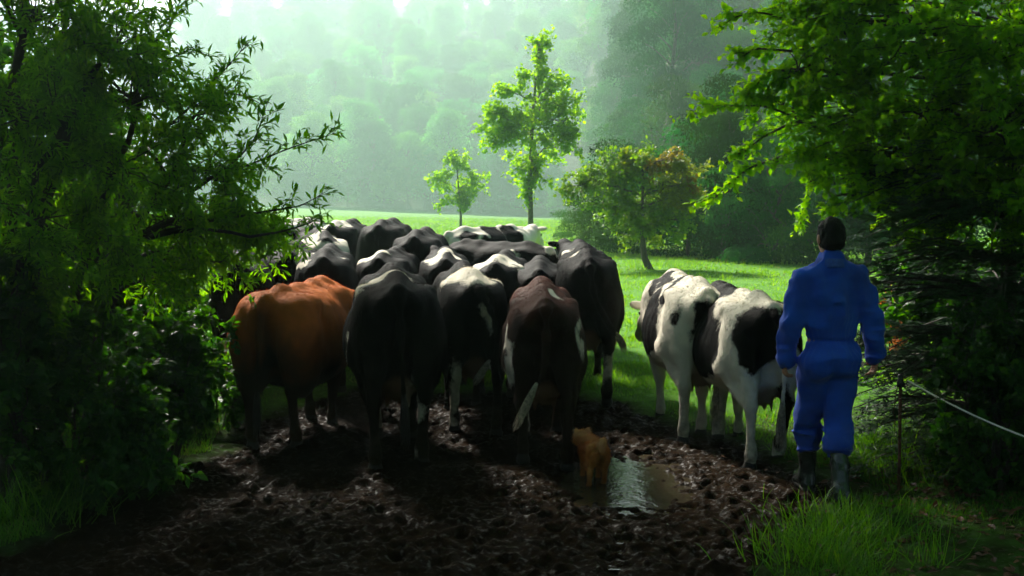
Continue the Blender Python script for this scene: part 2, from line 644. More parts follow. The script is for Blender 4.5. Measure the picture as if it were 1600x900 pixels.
def ground_mesh():
    # graded rectangular grid to the horizon, sunk below the finely modelled lane
    def axis(lo, hi, near, far, k):
        out = [0.0]
        s = near
        while out[-1] < hi:
            out.append(out[-1] + s); s = min(s * k, far)
        pos = out
        out = [0.0]; s = near
        while out[-1] > lo:
            out.append(out[-1] - s); s = min(s * k, far)
        return np.array(sorted(set(out[1:] + pos)))
    gxs = axis(-900, 900, 0.35, 12, 1.045)
    gys = axis(-130, 1150, 0.35, 12, 1.03)
    X, Y = np.meshgrid(gxs, gys, indexing='ij')
    Z = terrain(X, Y)
    ins = np.minimum(np.minimum(X - MX0, MX1 - X), np.minimum(Y - MY0, MY1 - Y))
    Z = Z - 0.30 * np.clip((ins - 0.02) / 0.4, 0, 1) - 0.012 * np.exp(-(ins / 1.2) ** 2)
    nx, ny = X.shape
    V = np.stack([X, Y, Z], -1).reshape(-1, 3)
    i = np.arange(nx - 1)[:, None] * ny; j = np.arange(ny - 1)[None]
    Q = np.stack([i + j, i + ny + j, i + ny + j + 1, i + j + 1], -1).reshape(-1, 4)
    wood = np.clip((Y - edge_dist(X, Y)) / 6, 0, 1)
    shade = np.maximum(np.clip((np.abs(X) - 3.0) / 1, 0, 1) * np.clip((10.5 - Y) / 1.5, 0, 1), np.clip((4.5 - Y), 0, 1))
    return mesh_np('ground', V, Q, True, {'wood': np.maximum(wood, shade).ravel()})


def make_ground():
    m, t, b, out = mat_new('meadow_ground')
    n1 = noise_tex(t, 0.35, 5); n2 = noise_tex(t, 9, 4)
    g = ramp(t, n1, [(0.3, (0.065, 0.20, 0.02)), (0.55, (0.10, 0.26, 0.03)), (0.75, (0.14, 0.29, 0.05))])
    g2 = mixc(t, math_n(t, 'MULTIPLY', n2, 0.6), g.outputs[0], (0.07, 0.17, 0.02))
    n3 = noise_tex(t, 3, 4)
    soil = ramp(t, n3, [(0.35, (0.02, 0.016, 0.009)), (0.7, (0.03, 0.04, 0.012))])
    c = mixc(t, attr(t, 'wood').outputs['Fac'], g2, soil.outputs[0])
    t.links.new(c, b.inputs['Base Color'])
    b.inputs['Roughness'].default_value = 0.9
    b.inputs['Specular IOR Level'].default_value = 0.1
    bump(t, n2, 0.6, 0.05, b)
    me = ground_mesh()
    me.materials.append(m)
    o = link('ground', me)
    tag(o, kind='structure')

    # finely modelled lane of trodden mud
    xs = np.arange(MX0, MX1 + MD / 2, MD); ys = np.arange(MY0, MY1 + MD / 2, MD)
    X, Y = np.meshgrid(xs, ys, indexing='ij')
    Z, mk = mud_height(X, Y)
    edge = np.minimum(np.minimum(X - MX0, MX1 - X), np.minimum(Y - MY0, MY1 - Y))
    Z = Z - 0.03 * np.clip(1 - edge / 0.15, 0, 1)
    nx, ny = X.shape
    V = np.stack([X, Y, Z], -1).reshape(-1, 3)
    i = np.arange(nx - 1)[:, None] * ny; j = np.arange(ny - 1)[None]
    Q = np.stack([i + j, i + ny + j, i + ny + j + 1, i + j + 1], -1).reshape(-1, 4)
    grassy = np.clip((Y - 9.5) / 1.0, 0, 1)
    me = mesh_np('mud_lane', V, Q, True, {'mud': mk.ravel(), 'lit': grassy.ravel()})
    m, t, b, out = mat_new('trodden_mud')
    n = noise_tex(t, 14, 6)
    mud = ramp(t, n, [(0.3, (0.006, 0.0034, 0.0015)), (0.55, (0.012, 0.0066, 0.0028)), (0.75, (0.026, 0.014, 0.006))])
    vg = noise_tex(t, 7, 4)
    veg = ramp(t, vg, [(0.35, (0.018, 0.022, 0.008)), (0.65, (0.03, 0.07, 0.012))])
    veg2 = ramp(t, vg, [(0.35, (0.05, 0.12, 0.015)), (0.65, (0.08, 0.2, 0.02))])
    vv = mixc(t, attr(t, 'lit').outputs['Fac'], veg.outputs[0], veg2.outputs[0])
    c = mixc(t, attr(t, 'mud').outputs['Fac'], vv, mud.outputs[0])
    t.links.new(c, b.inputs['Base Color'])
    wet = noise_tex(t, 2.2, 4)
    rr = ramp(t, wet, [(0.35, (0.48, 0.48, 0.48)), (0.65, (0.85, 0.85, 0.85))])
    t.links.new(mixc(t, attr(t, 'mud').outputs['Fac'], (0.9, 0.9, 0.9), rr.outputs[0]), b.inputs['Roughness'])
    sp = ramp(t, noise_tex(t, 26, 3), [(0.56, (0.01, 0.01, 0.01)), (0.74, (0.36, 0.36, 0.36))])
    t.links.new(sp.outputs[0], b.inputs['Specular IOR Level'])
    fine = noise_tex(t, 55, 5)
    bump(t, fine, 0.55, 0.012, b)
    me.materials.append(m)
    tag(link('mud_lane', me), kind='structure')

    # puddle: a level water sheet in the hollow, ripples modelled in
    xs = np.arange(0.0, 1.5, 0.012); ys = np.arange(5.0, 9.2, 0.012)
    X, Y = np.meshgrid(xs, ys, indexing='ij')
    e = ((X - 0.74 - 0.10 * (Y - 7.4)) / 0.55) ** 2 + ((Y - 7.3) / 1.6) ** 2
    rut = (np.abs(X - (0.58 + 0.12 * (Y - 5.8))) < 0.16) & (Y < 6.8)
    P = np.stack([X, Y, 0 * X], -1).reshape(-1, 3)
    q = np.sqrt((X - 0.64) ** 2 + (Y - 7.33) ** 2)
    Z = -0.041 + 0.0011 * vnoise(P * np.array([1, 0.6, 1]), 0.07, 41).reshape(X.shape) + 0.0005 * np.sin(q * 75) * np.exp(-q * 3)
    Z = Z + terrain(np.array([0.74]), np.array([7.3]))[0]
    keep = (e < 1)
    nx, ny = X.shape
    i = np.arange(nx - 1)[:, None] * ny; j = np.arange(ny - 1)[None]
    Q = np.stack([i + j, i + ny + j, i + ny + j + 1, i + j + 1], -1)
    kq = keep[:-1, :-1] & keep[1:, :-1] & keep[1:, 1:] & keep[:-1, 1:]
    Q = Q[kq]
    used = np.unique(Q)
    mp = np.full(nx * ny, -1); mp[used] = np.arange(len(used))
    V = np.stack([X, Y, Z], -1).reshape(-1, 3)[used]
    m, t, b, out = mat_new('muddy_water')
    nn = noise_tex(t, 4, 3)
    r = ramp(t, nn, [(0.3, (0.024, 0.018, 0.010)), (0.7, (0.048, 0.037, 0.022))])
    t.links.new(r.outputs[0], b.inputs['Base Color'])
    b.inputs['Roughness'].default_value = 0.05
    bump(t, noise_tex(t, 30, 3), 0.35, 0.01, b)
    b.inputs['IOR'].default_value = 1.33
    tag(link('puddle', mesh_np('puddle', V, mp[Q], True, mats=[m])), kind='structure')


make_ground()

# ------------------------------------------------------------------ plants
class Plant:
    """gathers limbs and leaves in world space, then links them under one thing"""
    def __init__(self, name, base, leaf_kind, seed):
        self.name, self.base, self.kind = name, np.asarray(base, float), leaf_kind
        self.tb, self.lv = Tubes(), Leaves(leaf_kind)
        self.rng = random.Random(seed); self.rs = RS(seed)

    def limb(self, pts, r0, r1, sides=6):
        self.tb.add(pts - self.base, np.linspace(r0, r1, len(pts)), sides)

    def foliage(self, pts, n, ll, lw, spread, var=(0.5, 0.25), tint=None, droop=0.2, start=0.15, up=0.5):
        """n leaves set along a twig"""
        rs = self.rs
        P = np.asarray(pts, float)
        u = rs.uniform(start, 1.0, n) * (len(P) - 1)
        i = np.minimum(u.astype(int), len(P) - 2)
        f = (u - i)[:, None]
        p = P[i] * (1 - f) + P[i + 1] * f
        T = P[i + 1] - P[i]
        T = T / (np.linalg.norm(T, axis=1)[:, None] + 1e-9)
        d = T * 0.6 + rand_dirs(rs, n) * 0.9 + np.array([0, 0, -droop])
        nrm = rand_dirs(rs, n) * 0.75 + np.array([0, 0, up + 0.4])
        p = p + rand_dirs(rs, n) * spread * rs.uniform(0, 1, n)[:, None]
        l = ll * rs.uniform(0.6, 1.25, n)
        self.lv.add(p - self.base, d, nrm, l, lw * l / ll * rs.uniform(0.8, 1.2, n), np.clip(rs.normal(var[0], var[1], n), 0, 1), tint)

    def lobe(self, c, r, origin, nsub, nleaf, ll, lw, limb_r=0.03, var=(0.5, 0.25), spread=0.06, tint=None, droop=0.2, twigs=3, shell=0.55, up=0.5, flat=0.0):
        """a limb from origin to c, boughs from it into the ellipsoid (c, r), leafy twigs on each"""
        c = np.asarray(c, float); r = np.asarray(r, float)
        rng, rs = self.rng, self.rs
        L = np.linalg.norm(c - origin)
        limb = curve(origin, c, np.array([0, 0, 0.10 * L]), 9, rng, 0.02 * L)
        self.limb(limb, limb_r, limb_r * 0.35)
        for s in range(nsub):
            v = rand_dirs(rs, 1)[0]
            q = rs.uniform(shell, 1.0) ** 0.6
            e = c + v * r * q
            st = limb[rs.randint(4, 9)]
            st = st + (e - st) * 0.0
            br = curve(st, e, np.array([0, 0, 0.08]) * np.linalg.norm(e - st), 6, rng, 0.02)
            self.limb(br, limb_r * 0.32, limb_r * 0.08, 4)
            k = max(1, nleaf // (twigs + 1))
            self.foliage(br, k, ll, lw, spread, var, tint, droop, 0.35, up)
            for tw in range(twigs):
                a = br[rs.randint(2, 6)]
                dd = rand_dirs(rs, 1)[0] * np.array([1, 1, 1 - flat]) + (e - st) / (np.linalg.norm(e - st) + 1e-6) * 0.5
                dd /= np.linalg.norm(dd)
                tl = r.mean() * rs.uniform(0.25, 0.5)
                tp = curve(a, a + dd * tl + np.array([0, 0, -0.1 * tl]), np.array([0, 0, 0.06 * tl]), 5, rng, 0.01)
                self.limb(tp, limb_r * 0.12, limb_r * 0.05, 3)
                self.foliage(tp, k, ll, lw, spread, var, tint, droop, 0.1, up)

    def build(self, label, cat, leafmat, barkmat, group=None, trunk_name='trunk', crown_name='crown'):
        root = empty(self.name, tuple(self.base))
        tag(root, label, cat, group)
        self.tb.build(trunk_name, barkmat, root)
        self.lv.build(crown_name, leafmat, root)
        return root


def shade_oak(x, y, lobes, seed, label):  # added out of view: crown lobes set where they block sun from the mud
    base = np.array([x, y, tz(x, y) - .05])
    p = Plant('lane_oak', base, 'oval', seed)
    tr = curve(base, base + np.array([.4 if x < 0 else -.4, 0, 7.5]), (-.2, 0, 0), 14, p.rng, .03)
    p.limb(tr, .22, .08, 10)
    for (cx, cy, cz, rx, ry, rz, n) in lobes:
        o = min(tr[6:], key=lambda q: abs(q[2] - (cz - .5)))
        p.lobe(np.array([cx, cy, cz]), np.array([rx, ry, rz]), o, n, 110, .13, .09, .05, (.5, .25), .14, droop=.1, twigs=4, flat=.5, up=.9)
    return p.build(label, 'tree', M['leaf_beech'], M['bark_dark'], 'tall trees whose crowns meet over the lane')


def lobe_px(px, py, Y, rpx, rpy, depth=None):
    c = at(px, py, Y)
    s = Y / F
    return c, np.array([rpx * s, depth if depth else 0.5 * (rpx + rpy) * s, rpy * s])


# ---- willow on the left
def left_willow():
    base = np.array([-3.35, 7.1, tz(-3.35, 7.1) - 0.05])
    p = Plant('willow_tree', base, 'willow', 11)
    stems = []
    for (dx, dy, tx, ty, tY, r) in [(0, 0, 150, 110, 6.9, .055), (-.25, .1, 40, 60, 6.8, .06), (.2, .15, 215, 180, 7.2, .045), (-.5, -.3, -120, 120, 6.4, .06), (.1, -.25, 95, 190, 6.5, .045), (.35, .3, 280, 250, 7.6, .04), (-.1, .5, 60, -150, 7.6, .06)]:
        a = base + np.array([dx, dy, 0])
        b = at(tx, ty, tY)
        c = curve(a, b, np.array([-0.12 + 0.1 * rnd.random(), 0.0, 0.25]), 12, p.rng, 0.015)
        p.limb(c, r, r * 0.4, 8)
        stems.append(c)
    W = dict(ll=.075, lw=.021, spread=.05, droop=.15)
    LB = [(60, 20, 6.7, 190, 120, 34), (185, 70, 6.9, 100, 90, 24), (200, 150, 7.1, 120, 85, 26), (300, 185, 7.5, 80, 65, 20), (320, 265, 7.6, 90, 60, 22), (195, 265, 7.1, 130, 90, 26), (375, 345, 7.9, 80, 42, 18), (270, 345, 7.6, 110, 60, 22),
          (50, 190, 6.6, 130, 110, 26), (60, 340, 6.6, 130, 110, 26), (170, 400, 7.0, 130, 80, 24), (-150, 150, 6.4, 160, 220, 30), (-150, -200, 6.4, 200, 200, 26), (80, -170, 7.0, 200, 140, 28), (300, 415, 8.0, 90, 45, 14), (430, 372, 8.3, 60, 30, 14), (90, 120, 7.6, 150, 130, 26), (180, 330, 7.8, 160, 90, 26), (20, 430, 7.0, 140, 90, 22), (250, 430, 8.0, 120, 60, 20), (360, 390, 8.6, 90, 50, 18), (-60, 320, 7.4, 160, 160, 24)]
    for k, (px, py, Y, rx, rz, n) in enumerate(LB):
        c, r = lobe_px(px, py, Y, rx, rz, 0.55)
        S = stems[k % len(stems)]
        o = min((q for s in stems for q in s[4:]), key=lambda q: np.linalg.norm(q - c) + (2.0 if q[2] > c[2] else 0))
        p.lobe(c, r, np.array(o), int(n * .85), 80, W['ll'], W['lw'], .018, (0.55, 0.28), .055, droop=.15, twigs=4)
    # long shoots standing out against the mist
    for pts, nl in [([(215, 240), (300, 165), (350, 110), (396, 58)], 70), ([(250, 300), (380, 262), (450, 232), (540, 203)], 100), ([(330, 345), (420, 330), (470, 322), (512, 298)], 60),
                    ([(240, 160), (320, 140), (385, 150), (412, 165)], 70), ([(210, 90), (262, 50), (275, 20), (285, -10)], 60), ([(300, 300), (370, 250), (400, 215), (418, 160)], 60), ([(390, 370), (440, 362), (480, 350), (500, 340)], 70), ([(225, 120), (270, 90), (300, 75), (330, 90)], 40)]:
        P = np.array([at(a, b, 7.5 + 0.12 * i) for i, (a, b) in enumerate(pts)])
        q0 = min((q for s_ in stems for q in s_[3:]), key=lambda q: np.linalg.norm(q - P[0]) + (2 if q[2] > P[0][2] else 0))
        p.limb(curve(q0, P[0], (0, 0, .08), 8, p.rng), .018, .011, 5)
        t = np.linspace(0, 3, 14)
        Q = np.stack([np.interp(t, range(4), P[:, k]) for k in range(3)], -1)
        Q[1:-1] = (Q[:-2] + 2 * Q[1:-1] + Q[2:]) / 4
        p.limb(Q, .011, .002, 5)
        p.foliage(Q, nl // 2, .085, .022, .012, (0.4, 0.2), droop=.0, start=.2)
        for s in range(nl // 6):
            a = Q[p.rs.randint(4, 13)]
            d = (Q[-1] - Q[0]) / np.linalg.norm(Q[-1] - Q[0]) + rand_dirs(p.rs, 1)[0] * 0.9
            tp = curve(a, a + d / np.linalg.norm(d) * p.rs.uniform(.08, .2), (0, 0, .01), 4, p.rng)
            p.limb(tp, .003, .001, 3)
            p.foliage(tp, 7, .08, .02, .008, (0.4, 0.2), droop=.05, start=.1)
    return p.build('big willow with long thin leaves and dark stems filling the upper left of the lane', 'tree', M['leaf_willow'], M['bark_dark'])


left_willow()


def shrub(name, px, Y, h, wpx, label, cat, mat, seed, lobes=6, nsub=9, nleaf=60, ll=.07, lw=.045, kind='oval', group=None, zoff=0.0, depth=.45, var=(.45, .25), fit=None):
    x = gx(px, Y)
    base = np.array([x, Y, tz(x, Y) - 0.04 + zoff])
    p = Plant(name, base, kind, seed)
    s = Y / F
    w_ = wpx * s / 2
    for k in range(lobes):
        u = p.rs.uniform(-1, 1)
        zz = h * p.rs.uniform(.25, .78) * (1 - .35 * abs(u))
        c = base + np.array([u * w_ * .7, p.rs.uniform(-depth, depth) * .7, zz])
        r = np.array([w_ * .5, depth * .7, h * .26])
        o = base + np.array([u * w_ * .2, p.rs.uniform(-.1, .1), .02])
        p.lobe(c, r, o, nsub, nleaf, ll, lw, max(.008, h * .01), var, .04 if ll < .15 else ll * .4, twigs=3)
    return p.build(label, cat, mat, M['bark_dark'], group, 'stems', 'foliage')


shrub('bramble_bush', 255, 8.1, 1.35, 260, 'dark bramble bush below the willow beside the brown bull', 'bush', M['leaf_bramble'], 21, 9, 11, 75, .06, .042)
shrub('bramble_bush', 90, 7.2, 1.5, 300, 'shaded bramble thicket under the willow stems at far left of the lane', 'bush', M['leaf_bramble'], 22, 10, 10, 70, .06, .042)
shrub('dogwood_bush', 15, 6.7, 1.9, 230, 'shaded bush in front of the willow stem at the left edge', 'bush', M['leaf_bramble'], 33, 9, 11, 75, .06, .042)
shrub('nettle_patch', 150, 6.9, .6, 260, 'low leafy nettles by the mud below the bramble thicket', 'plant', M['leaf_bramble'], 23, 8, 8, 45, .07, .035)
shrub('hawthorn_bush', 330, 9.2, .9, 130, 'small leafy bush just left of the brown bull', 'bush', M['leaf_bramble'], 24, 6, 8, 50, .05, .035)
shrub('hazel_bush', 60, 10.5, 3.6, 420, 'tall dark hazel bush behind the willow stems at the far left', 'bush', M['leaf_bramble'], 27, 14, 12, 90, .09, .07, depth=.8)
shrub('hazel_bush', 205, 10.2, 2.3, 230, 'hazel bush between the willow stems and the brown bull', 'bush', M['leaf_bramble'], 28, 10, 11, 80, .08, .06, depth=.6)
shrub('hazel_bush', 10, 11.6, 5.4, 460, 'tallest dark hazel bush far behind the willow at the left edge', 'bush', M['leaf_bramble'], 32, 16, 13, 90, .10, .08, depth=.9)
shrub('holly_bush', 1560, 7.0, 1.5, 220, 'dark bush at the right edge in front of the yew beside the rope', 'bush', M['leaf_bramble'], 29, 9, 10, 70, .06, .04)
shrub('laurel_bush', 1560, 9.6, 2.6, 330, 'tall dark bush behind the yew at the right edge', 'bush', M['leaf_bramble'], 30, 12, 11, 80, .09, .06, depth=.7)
shrub('elder_bush', 330, 12.6, 1.5, 190, 'sunlit green bush behind the brown bull in the gap below the willow', 'bush', M['leaf_young'], 25, 7, 9, 50, .09, .05)
shrub('bracken_clump', 1395, 12.6, 1.15, 60, 'dry orange bracken seen behind the right elbow of the man', 'plant', M['bracken'], 26, 5, 7, 45, .08, .03, kind='willow')


# ---- beech on the right
def right_beech():
    bx, by = 5.0, 8.6
    base = np.array([bx, by, tz(bx, by) - .05])
    p = Plant('beech_tree', base, 'oval', 31)
    tr = curve(base, base + np.array([-.35, .1, 6.0]), (-.15, 0, 0), 14, p.rng, .03)
    p.limb(tr, .20, .07, 10)
    LB = [(1560, 60, 7.8, 130, 110, 28), (1430, 60, 8.2, 120, 90, 26), (1310, 50, 8.5, 100, 65, 22), (1215, 40, 9.0, 60, 35, 12), (1440, 180, 8.0, 110, 80, 26), (1320, 180, 8.6, 90, 70, 24), (1225, 185, 9.0, 50, 50, 12), (1245, 95, 8.8, 62, 42, 13), (1290, 120, 8.7, 50, 40, 10), (1555, 210, 7.7, 120, 90, 26),
          (1270, 255, 8.8, 70, 32, 13), (1360, 280, 8.5, 80, 42, 18), (1470, 295, 8.1, 100, 50, 22), (1570, 330, 7.6, 90, 60, 20), (1440, 350, 8.3, 60, 30, 10), (1290, 305, 8.7, 32, 30, 6), (1680, 120, 7.2, 140, 200, 26), (1700, 350, 7.0, 110, 120, 16),
          (1400, -110, 8.2, 220, 90, 26), (1620, -160, 7.5, 180, 140, 24), (1220, -70, 8.6, 120, 70, 12)]
    for (px, py, Y, rx, rz, n) in LB:
        c, r = lobe_px(px, py, Y, rx, rz, .5)
        o = min(tr[3:], key=lambda q: abs(q[2] - (c[2] - .4)))
        p.lobe(c, r, o, n, 85, .066, .042, .026, (.5, .25), .06, droop=.1, twigs=4, flat=.55, up=.9)
    for pts, nl in [([(1290, 205), (1200, 165), (1140, 165), (1078, 180)], 90), ([(1260, 40), (1190, 18), (1150, 25), (1122, 45)], 70), ([(1240, 190), (1190, 215), (1165, 235), (1150, 240)], 70), ([(1220, 245), (1170, 262), (1130, 295), (1105, 325)], 70),
                    ([(1255, 110), (1200, 110), (1180, 135), (1165, 150)], 80), ([(1280, 240), (1262, 300), (1256, 335), (1250, 350)], 40), ([(1240, 80), (1180, 75), (1165, 85), (1155, 100)], 60)]:
        P = np.array([at(a, b, 8.9 + .05 * i) for i, (a, b) in enumerate(pts)])
        q0 = min(tr[3:], key=lambda q: abs(q[2] - (P[0][2] - .35)))
        p.limb(curve(q0, P[0], (0, 0, .12), 9, p.rng), .03, .012, 6)
        t = np.linspace(0, 3, 14)
        Q = np.stack([np.interp(t, range(4), P[:, k]) for k in range(3)], -1)
        Q[1:-1] = (Q[:-2] + 2 * Q[1:-1] + Q[2:]) / 4
        p.limb(Q, .012, .002, 5)
        p.foliage(Q, nl, .06, .042, .03, (.75, .2), droop=.1, start=.1, up=.9)
        for s in range(nl // 5):
            a = Q[p.rs.randint(2, 13)]
            d = (Q[-1] - Q[0]) / np.linalg.norm(Q[-1] - Q[0]) + rand_dirs(p.rs, 1)[0] * np.array([1, 1, .6])
            tp = curve(a, a + d / np.linalg.norm(d) * p.rs.uniform(.1, .26), (0, 0, .01), 4, p.rng)
            p.limb(tp, .003, .001, 3)
            p.foliage(tp, 9, .06, .042, .02, (.75, .2), droop=.1, start=.1, up=.9)
    return p.build('tall beech with oval leaves whose boughs hang over the lane above the man', 'tree', M['leaf_beech'], M['bark_dark'])


right_beech()
shade_oak(-5.6, 10.2, [(-1.6, 10.4, 6.4, 1.6, 1.8, 1.0, 26), (.2, 10.8, 6.7, 1.5, 1.7, 1.0, 26), (-5.4, 10.3, 5.7, 1.3, 1.3, 1.0, 24), (-3.2, 12.7, 6.2, 1.3, 1.1, .9, 26), (-1.9, 12.9, 6.4, 1.2, 1.0, .9, 26), (-.6, 8.6, 5.8, 1.6, 1.5, .9, 24), (-4.4, 12.2, 6.6, 1.5, 1.5, 1.2, 20), (-2.4, 11.8, 6.8, 1.5, 1.2, 1.0, 20), (-1.0, 12.2, 6.3, 1.4, 1.1, .9, 26), (.6, 12.3, 6.4, 1.3, 1.1, .9, 26), (-4.0, 11.3, 5.9, 1.4, 1.2, .9, 24),  (-3, 10.3, 7.8, 2.6, 2.2, 1.0, 26)], 81, 'tall oak left of the lane with a crown reaching over it above the picture')
shade_oak(6.2, 7.0, [(4.2, 7.2, 6.0, 1.7, 1.8, 1.0, 24), (2.4, 8.0, 6.0, 1.6, 1.7, .9, 24), (2.6, 5.6, 5.0, 1.8, 1.6, .9, 22), (.6, 6.4, 5.2, 1.6, 1.5, .9, 22)], 82, 'tall oak right of the lane with a crown reaching over it above the picture')


def conifer():
    bx, by = 3.55, 7.9
    base = np.array([bx, by, tz(bx, by) - .05])
    p = Plant('yew_tree', base, 'needle', 41)
    tr = curve(base, base + np.array([.1, .1, 2.6]), (.02, 0, 0), 10, p.rng, .02)
    p.limb(tr, .09, .03, 8)
    rs = p.rs
    for k in range(260):
        z = rs.uniform(.1, 2.4)
        L = (1.30 - .22 * abs(z - 1.0)) * rs.uniform(.6, 1.05)
        an = rs.uniform(0, 2 * PI)
        if math.cos(an) > 0.3 and rs.rand() < .4: an = PI - an
        a = tr[min(9, int(z / 2.6 * 9))]
        d = np.array([math.cos(an), math.sin(an) * .95, 0])
        e = np.array([base[0], base[1], base[2] + z]) + d * L + np.array([0, 0, -.18 * L])
        br = curve(a, e, (0, 0, .12 * L), 8, p.rng, .012)
        p.limb(br, .012, .003, 4)
        for s in range(16):
            i = rs.randint(2, 8)
            side = np.array([-d[1], d[0], 0]) * rs.choice([-1, 1])
            dd = d * .7 + side * rs.uniform(.2, .9) + np.array([0, 0, rs.uniform(-.35, .15)])
            tl = rs.uniform(.12, .3)
            tp = curve(br[i], br[i] + dd * tl, (0, 0, .015), 4, p.rng, .004)
            n = 24
            u = rs.uniform(0, 1, n)[:, None] * 3
            ii = np.minimum(u[:, 0].astype(int), 2)
            f = u - ii[:, None]
            q = tp[ii] * (1 - f) + tp[ii + 1] * f
            sd = np.cross(dd, [0, 0, 1.0]); sd /= np.linalg.norm(sd) + 1e-9
            nd = dd / np.linalg.norm(dd) * .75 + sd * rs.choice([-1, 1], n)[:, None] * .7 + rand_dirs(rs, n) * .3
            p.lv.add(q - base, nd, rand_dirs(rs, n) * .4 + np.array([0, 0, 1]), rs.uniform(.035, .065, n), .015, np.clip(rs.normal(.5, .3, n), 0, 1))
    return p.build('dark bushy yew with needle sprays beside the man and the fence rope', 'tree', M['leaf_conifer'], M['bark_dark'])


conifer()


# ---- trees in the meadow
def meadow_tree(name, px, Y, lobes, trunk_px, label, leafmat, seed, ll, lw, nleaf, tr_r, kind='clump', tint=False, spread=.28, bark='bark'):
    bpx, bpy_ = trunk_px[0]
    x = gx(bpx, Y)
    base = np.array([x, Y, tz(x, Y) - .05])
    p = Plant(name, base, kind, seed)
    P = np.array([base] + [at(a, b, Y) for a, b in trunk_px[1:]])
    t = np.linspace(0, len(P) - 1, 14)
    tr = np.stack([np.interp(t, range(len(P)), P[:, k]) for k in range(3)], -1)
    p.limb(tr, tr_r, tr_r * .25, 8)
    for (lx, ly, rx, rz, n, *tn) in lobes:
        c, r = lobe_px(lx, ly, Y, rx, rz)
        c = c + np.array([0, p.rs.uniform(-.3, .3) * r[0], 0])
        lo = [q for q in tr if q[2] < c[2] - .1 * r[2]] or [tr[3]]
        o = min(lo, key=lambda q: np.linalg.norm(q - c) + (3 if q[2] < base[2] + .2 * (tr[-1][2] - base[2]) else 0))
        p.lobe(c, r * np.array([1.2, 1, 1.25]), o, int(n * 1.35), nleaf, ll, lw, tr_r * .3, (.62, .25), spread, tint=tn[0] * .7 if tn else None, twigs=3, flat=.3)
    return p.build(label, 'tree', leafmat, M[bark])


meadow_tree('young_tree', 830, 43, [(845, 75, 16, 25, 6), (835, 115, 28, 20, 8), (865, 130, 22, 16, 5), (800, 145, 20, 16, 5), (886, 155, 20, 14, 5), (770, 180, 22, 16, 6), (895, 210, 18, 12, 4), (850, 165, 40, 18, 10), (790, 190, 40, 22, 10), (880, 190, 32, 22, 10), (830, 205, 55, 24, 14), (775, 215, 32, 18, 8), (870, 225, 32, 20, 8), (825, 250, 40, 20, 10), (845, 275, 26, 16, 6), (828, 300, 12, 14, 3)],
            [(830, 395), (829, 340), (828, 270), (833, 170), (843, 65)], 'tall slim young tree standing alone in the meadow behind the herd', M['leaf_young'], 51, .15, .11, 72, .13, bark='bark_pale')
meadow_tree('young_tree', 718, 74, [(712, 240, 14, 18, 5), (715, 265, 30, 18, 8), (690, 285, 28, 16, 8), (738, 285, 24, 18, 8), (712, 300, 36, 16, 10), (700, 315, 24, 12, 5), (730, 318, 20, 10, 5)],
            [(720, 362), (720, 335), (716, 290), (712, 232)], 'smallest young tree in the meadow, left of the tall slim one', M['leaf_young'], 52, .22, .16, 58, .11, bark='bark_pale')
meadow_tree('maple_tree', 1015, 29, [(950, 275, 45, 30, 14), (1000, 270, 55, 35, 16), (1050, 285, 48, 35, 14, .35), (905, 290, 34, 20, 9, .05), (1080, 310, 30, 28, 8, .4), (1010, 320, 65, 30, 16), (960, 325, 40, 24, 10), (1065, 345, 40, 26, 10), (1005, 355, 55, 22, 12, .12), (1035, 250, 34, 16, 8, .75), (985, 250, 28, 14, 7, .3), (1090, 292, 20, 12, 5, .9)],
            [(1016, 440), (1006, 400), (1003, 350), (1005, 270)], 'low spreading tree with reddish leaf tips and a leaning trunk behind the pied cows', M['leaf_red'], 53, .10, .075, 88, .11, spread=.17)


# ---- woods: every tree a thing, crowns share a few meshes
def wood_variant(seed, H, R, leaf, nl, mat='leaf_far', zlo=.28):
    p = Plant('oak_tree', (0, 0, 0), 'clump', seed)
    rs = p.rs
    tr = curve((0, 0, -.5), (rs.uniform(-.5, .5), rs.uniform(-.5, .5), H * .75), (0, 0, 0), 8, p.rng, .12)
    p.limb(tr, H * .022, H * .008, 7)
    nlobe = 15
    for k in range(nlobe):
        z = H * (zlo + (.9 - zlo) * (k / nlobe)) + rs.uniform(-.5, .5)
        u = z / H
        rad = R * (1.0 if u < .5 else max(.25, 1.25 - 1.15 * (u - .28))) * rs.uniform(.35, .75)
        an = k * 2.4 + rs.uniform(-.5, .5)
        c = np.array([math.cos(an) * rad, math.sin(an) * rad, z])
        o = tr[min(7, max(2, int(u * 7)))]
        limb = curve(o, c, (0, 0, .3), 5, p.rng)
        p.limb(limb, H * .007, H * .002, 4)
        lr = np.array([R * .46, R * .46, H * .12]) * rs.uniform(.75, 1.2)
        n = nl // nlobe
        v = rand_dirs(rs, n)
        v[:, 2] = np.where((v[:, 2] < -.2) & (rs.rand(n) < .6), -v[:, 2], v[:, 2])
        q = c + v * lr * (rs.uniform(.55, 1.05, n) ** .7)[:, None] + rand_dirs(rs, n) * leaf * .5
        p.lv.add(q, v * .2 + rand_dirs(rs, n) * .8 + np.array([0, 0, -.6]), v * 1.0 + rand_dirs(rs, n) * .25 + np.array([0, 0, .3]), leaf * rs.uniform(.5, 1.3, n), leaf * .62 * rs.uniform(.6, 1.2, n), np.clip(rs.normal(.45 + rs.uniform(-.2, .2), .09, n), 0, 1))
    tv = Tubes(); tv = p.tb
    fs = [np.concatenate(tv.q), np.concatenate(tv.t)]
    return mesh_np('trunk', np.concatenate(tv.v), fs, True, mats=[M['bark']]), p.lv.mesh('crown', M[mat])


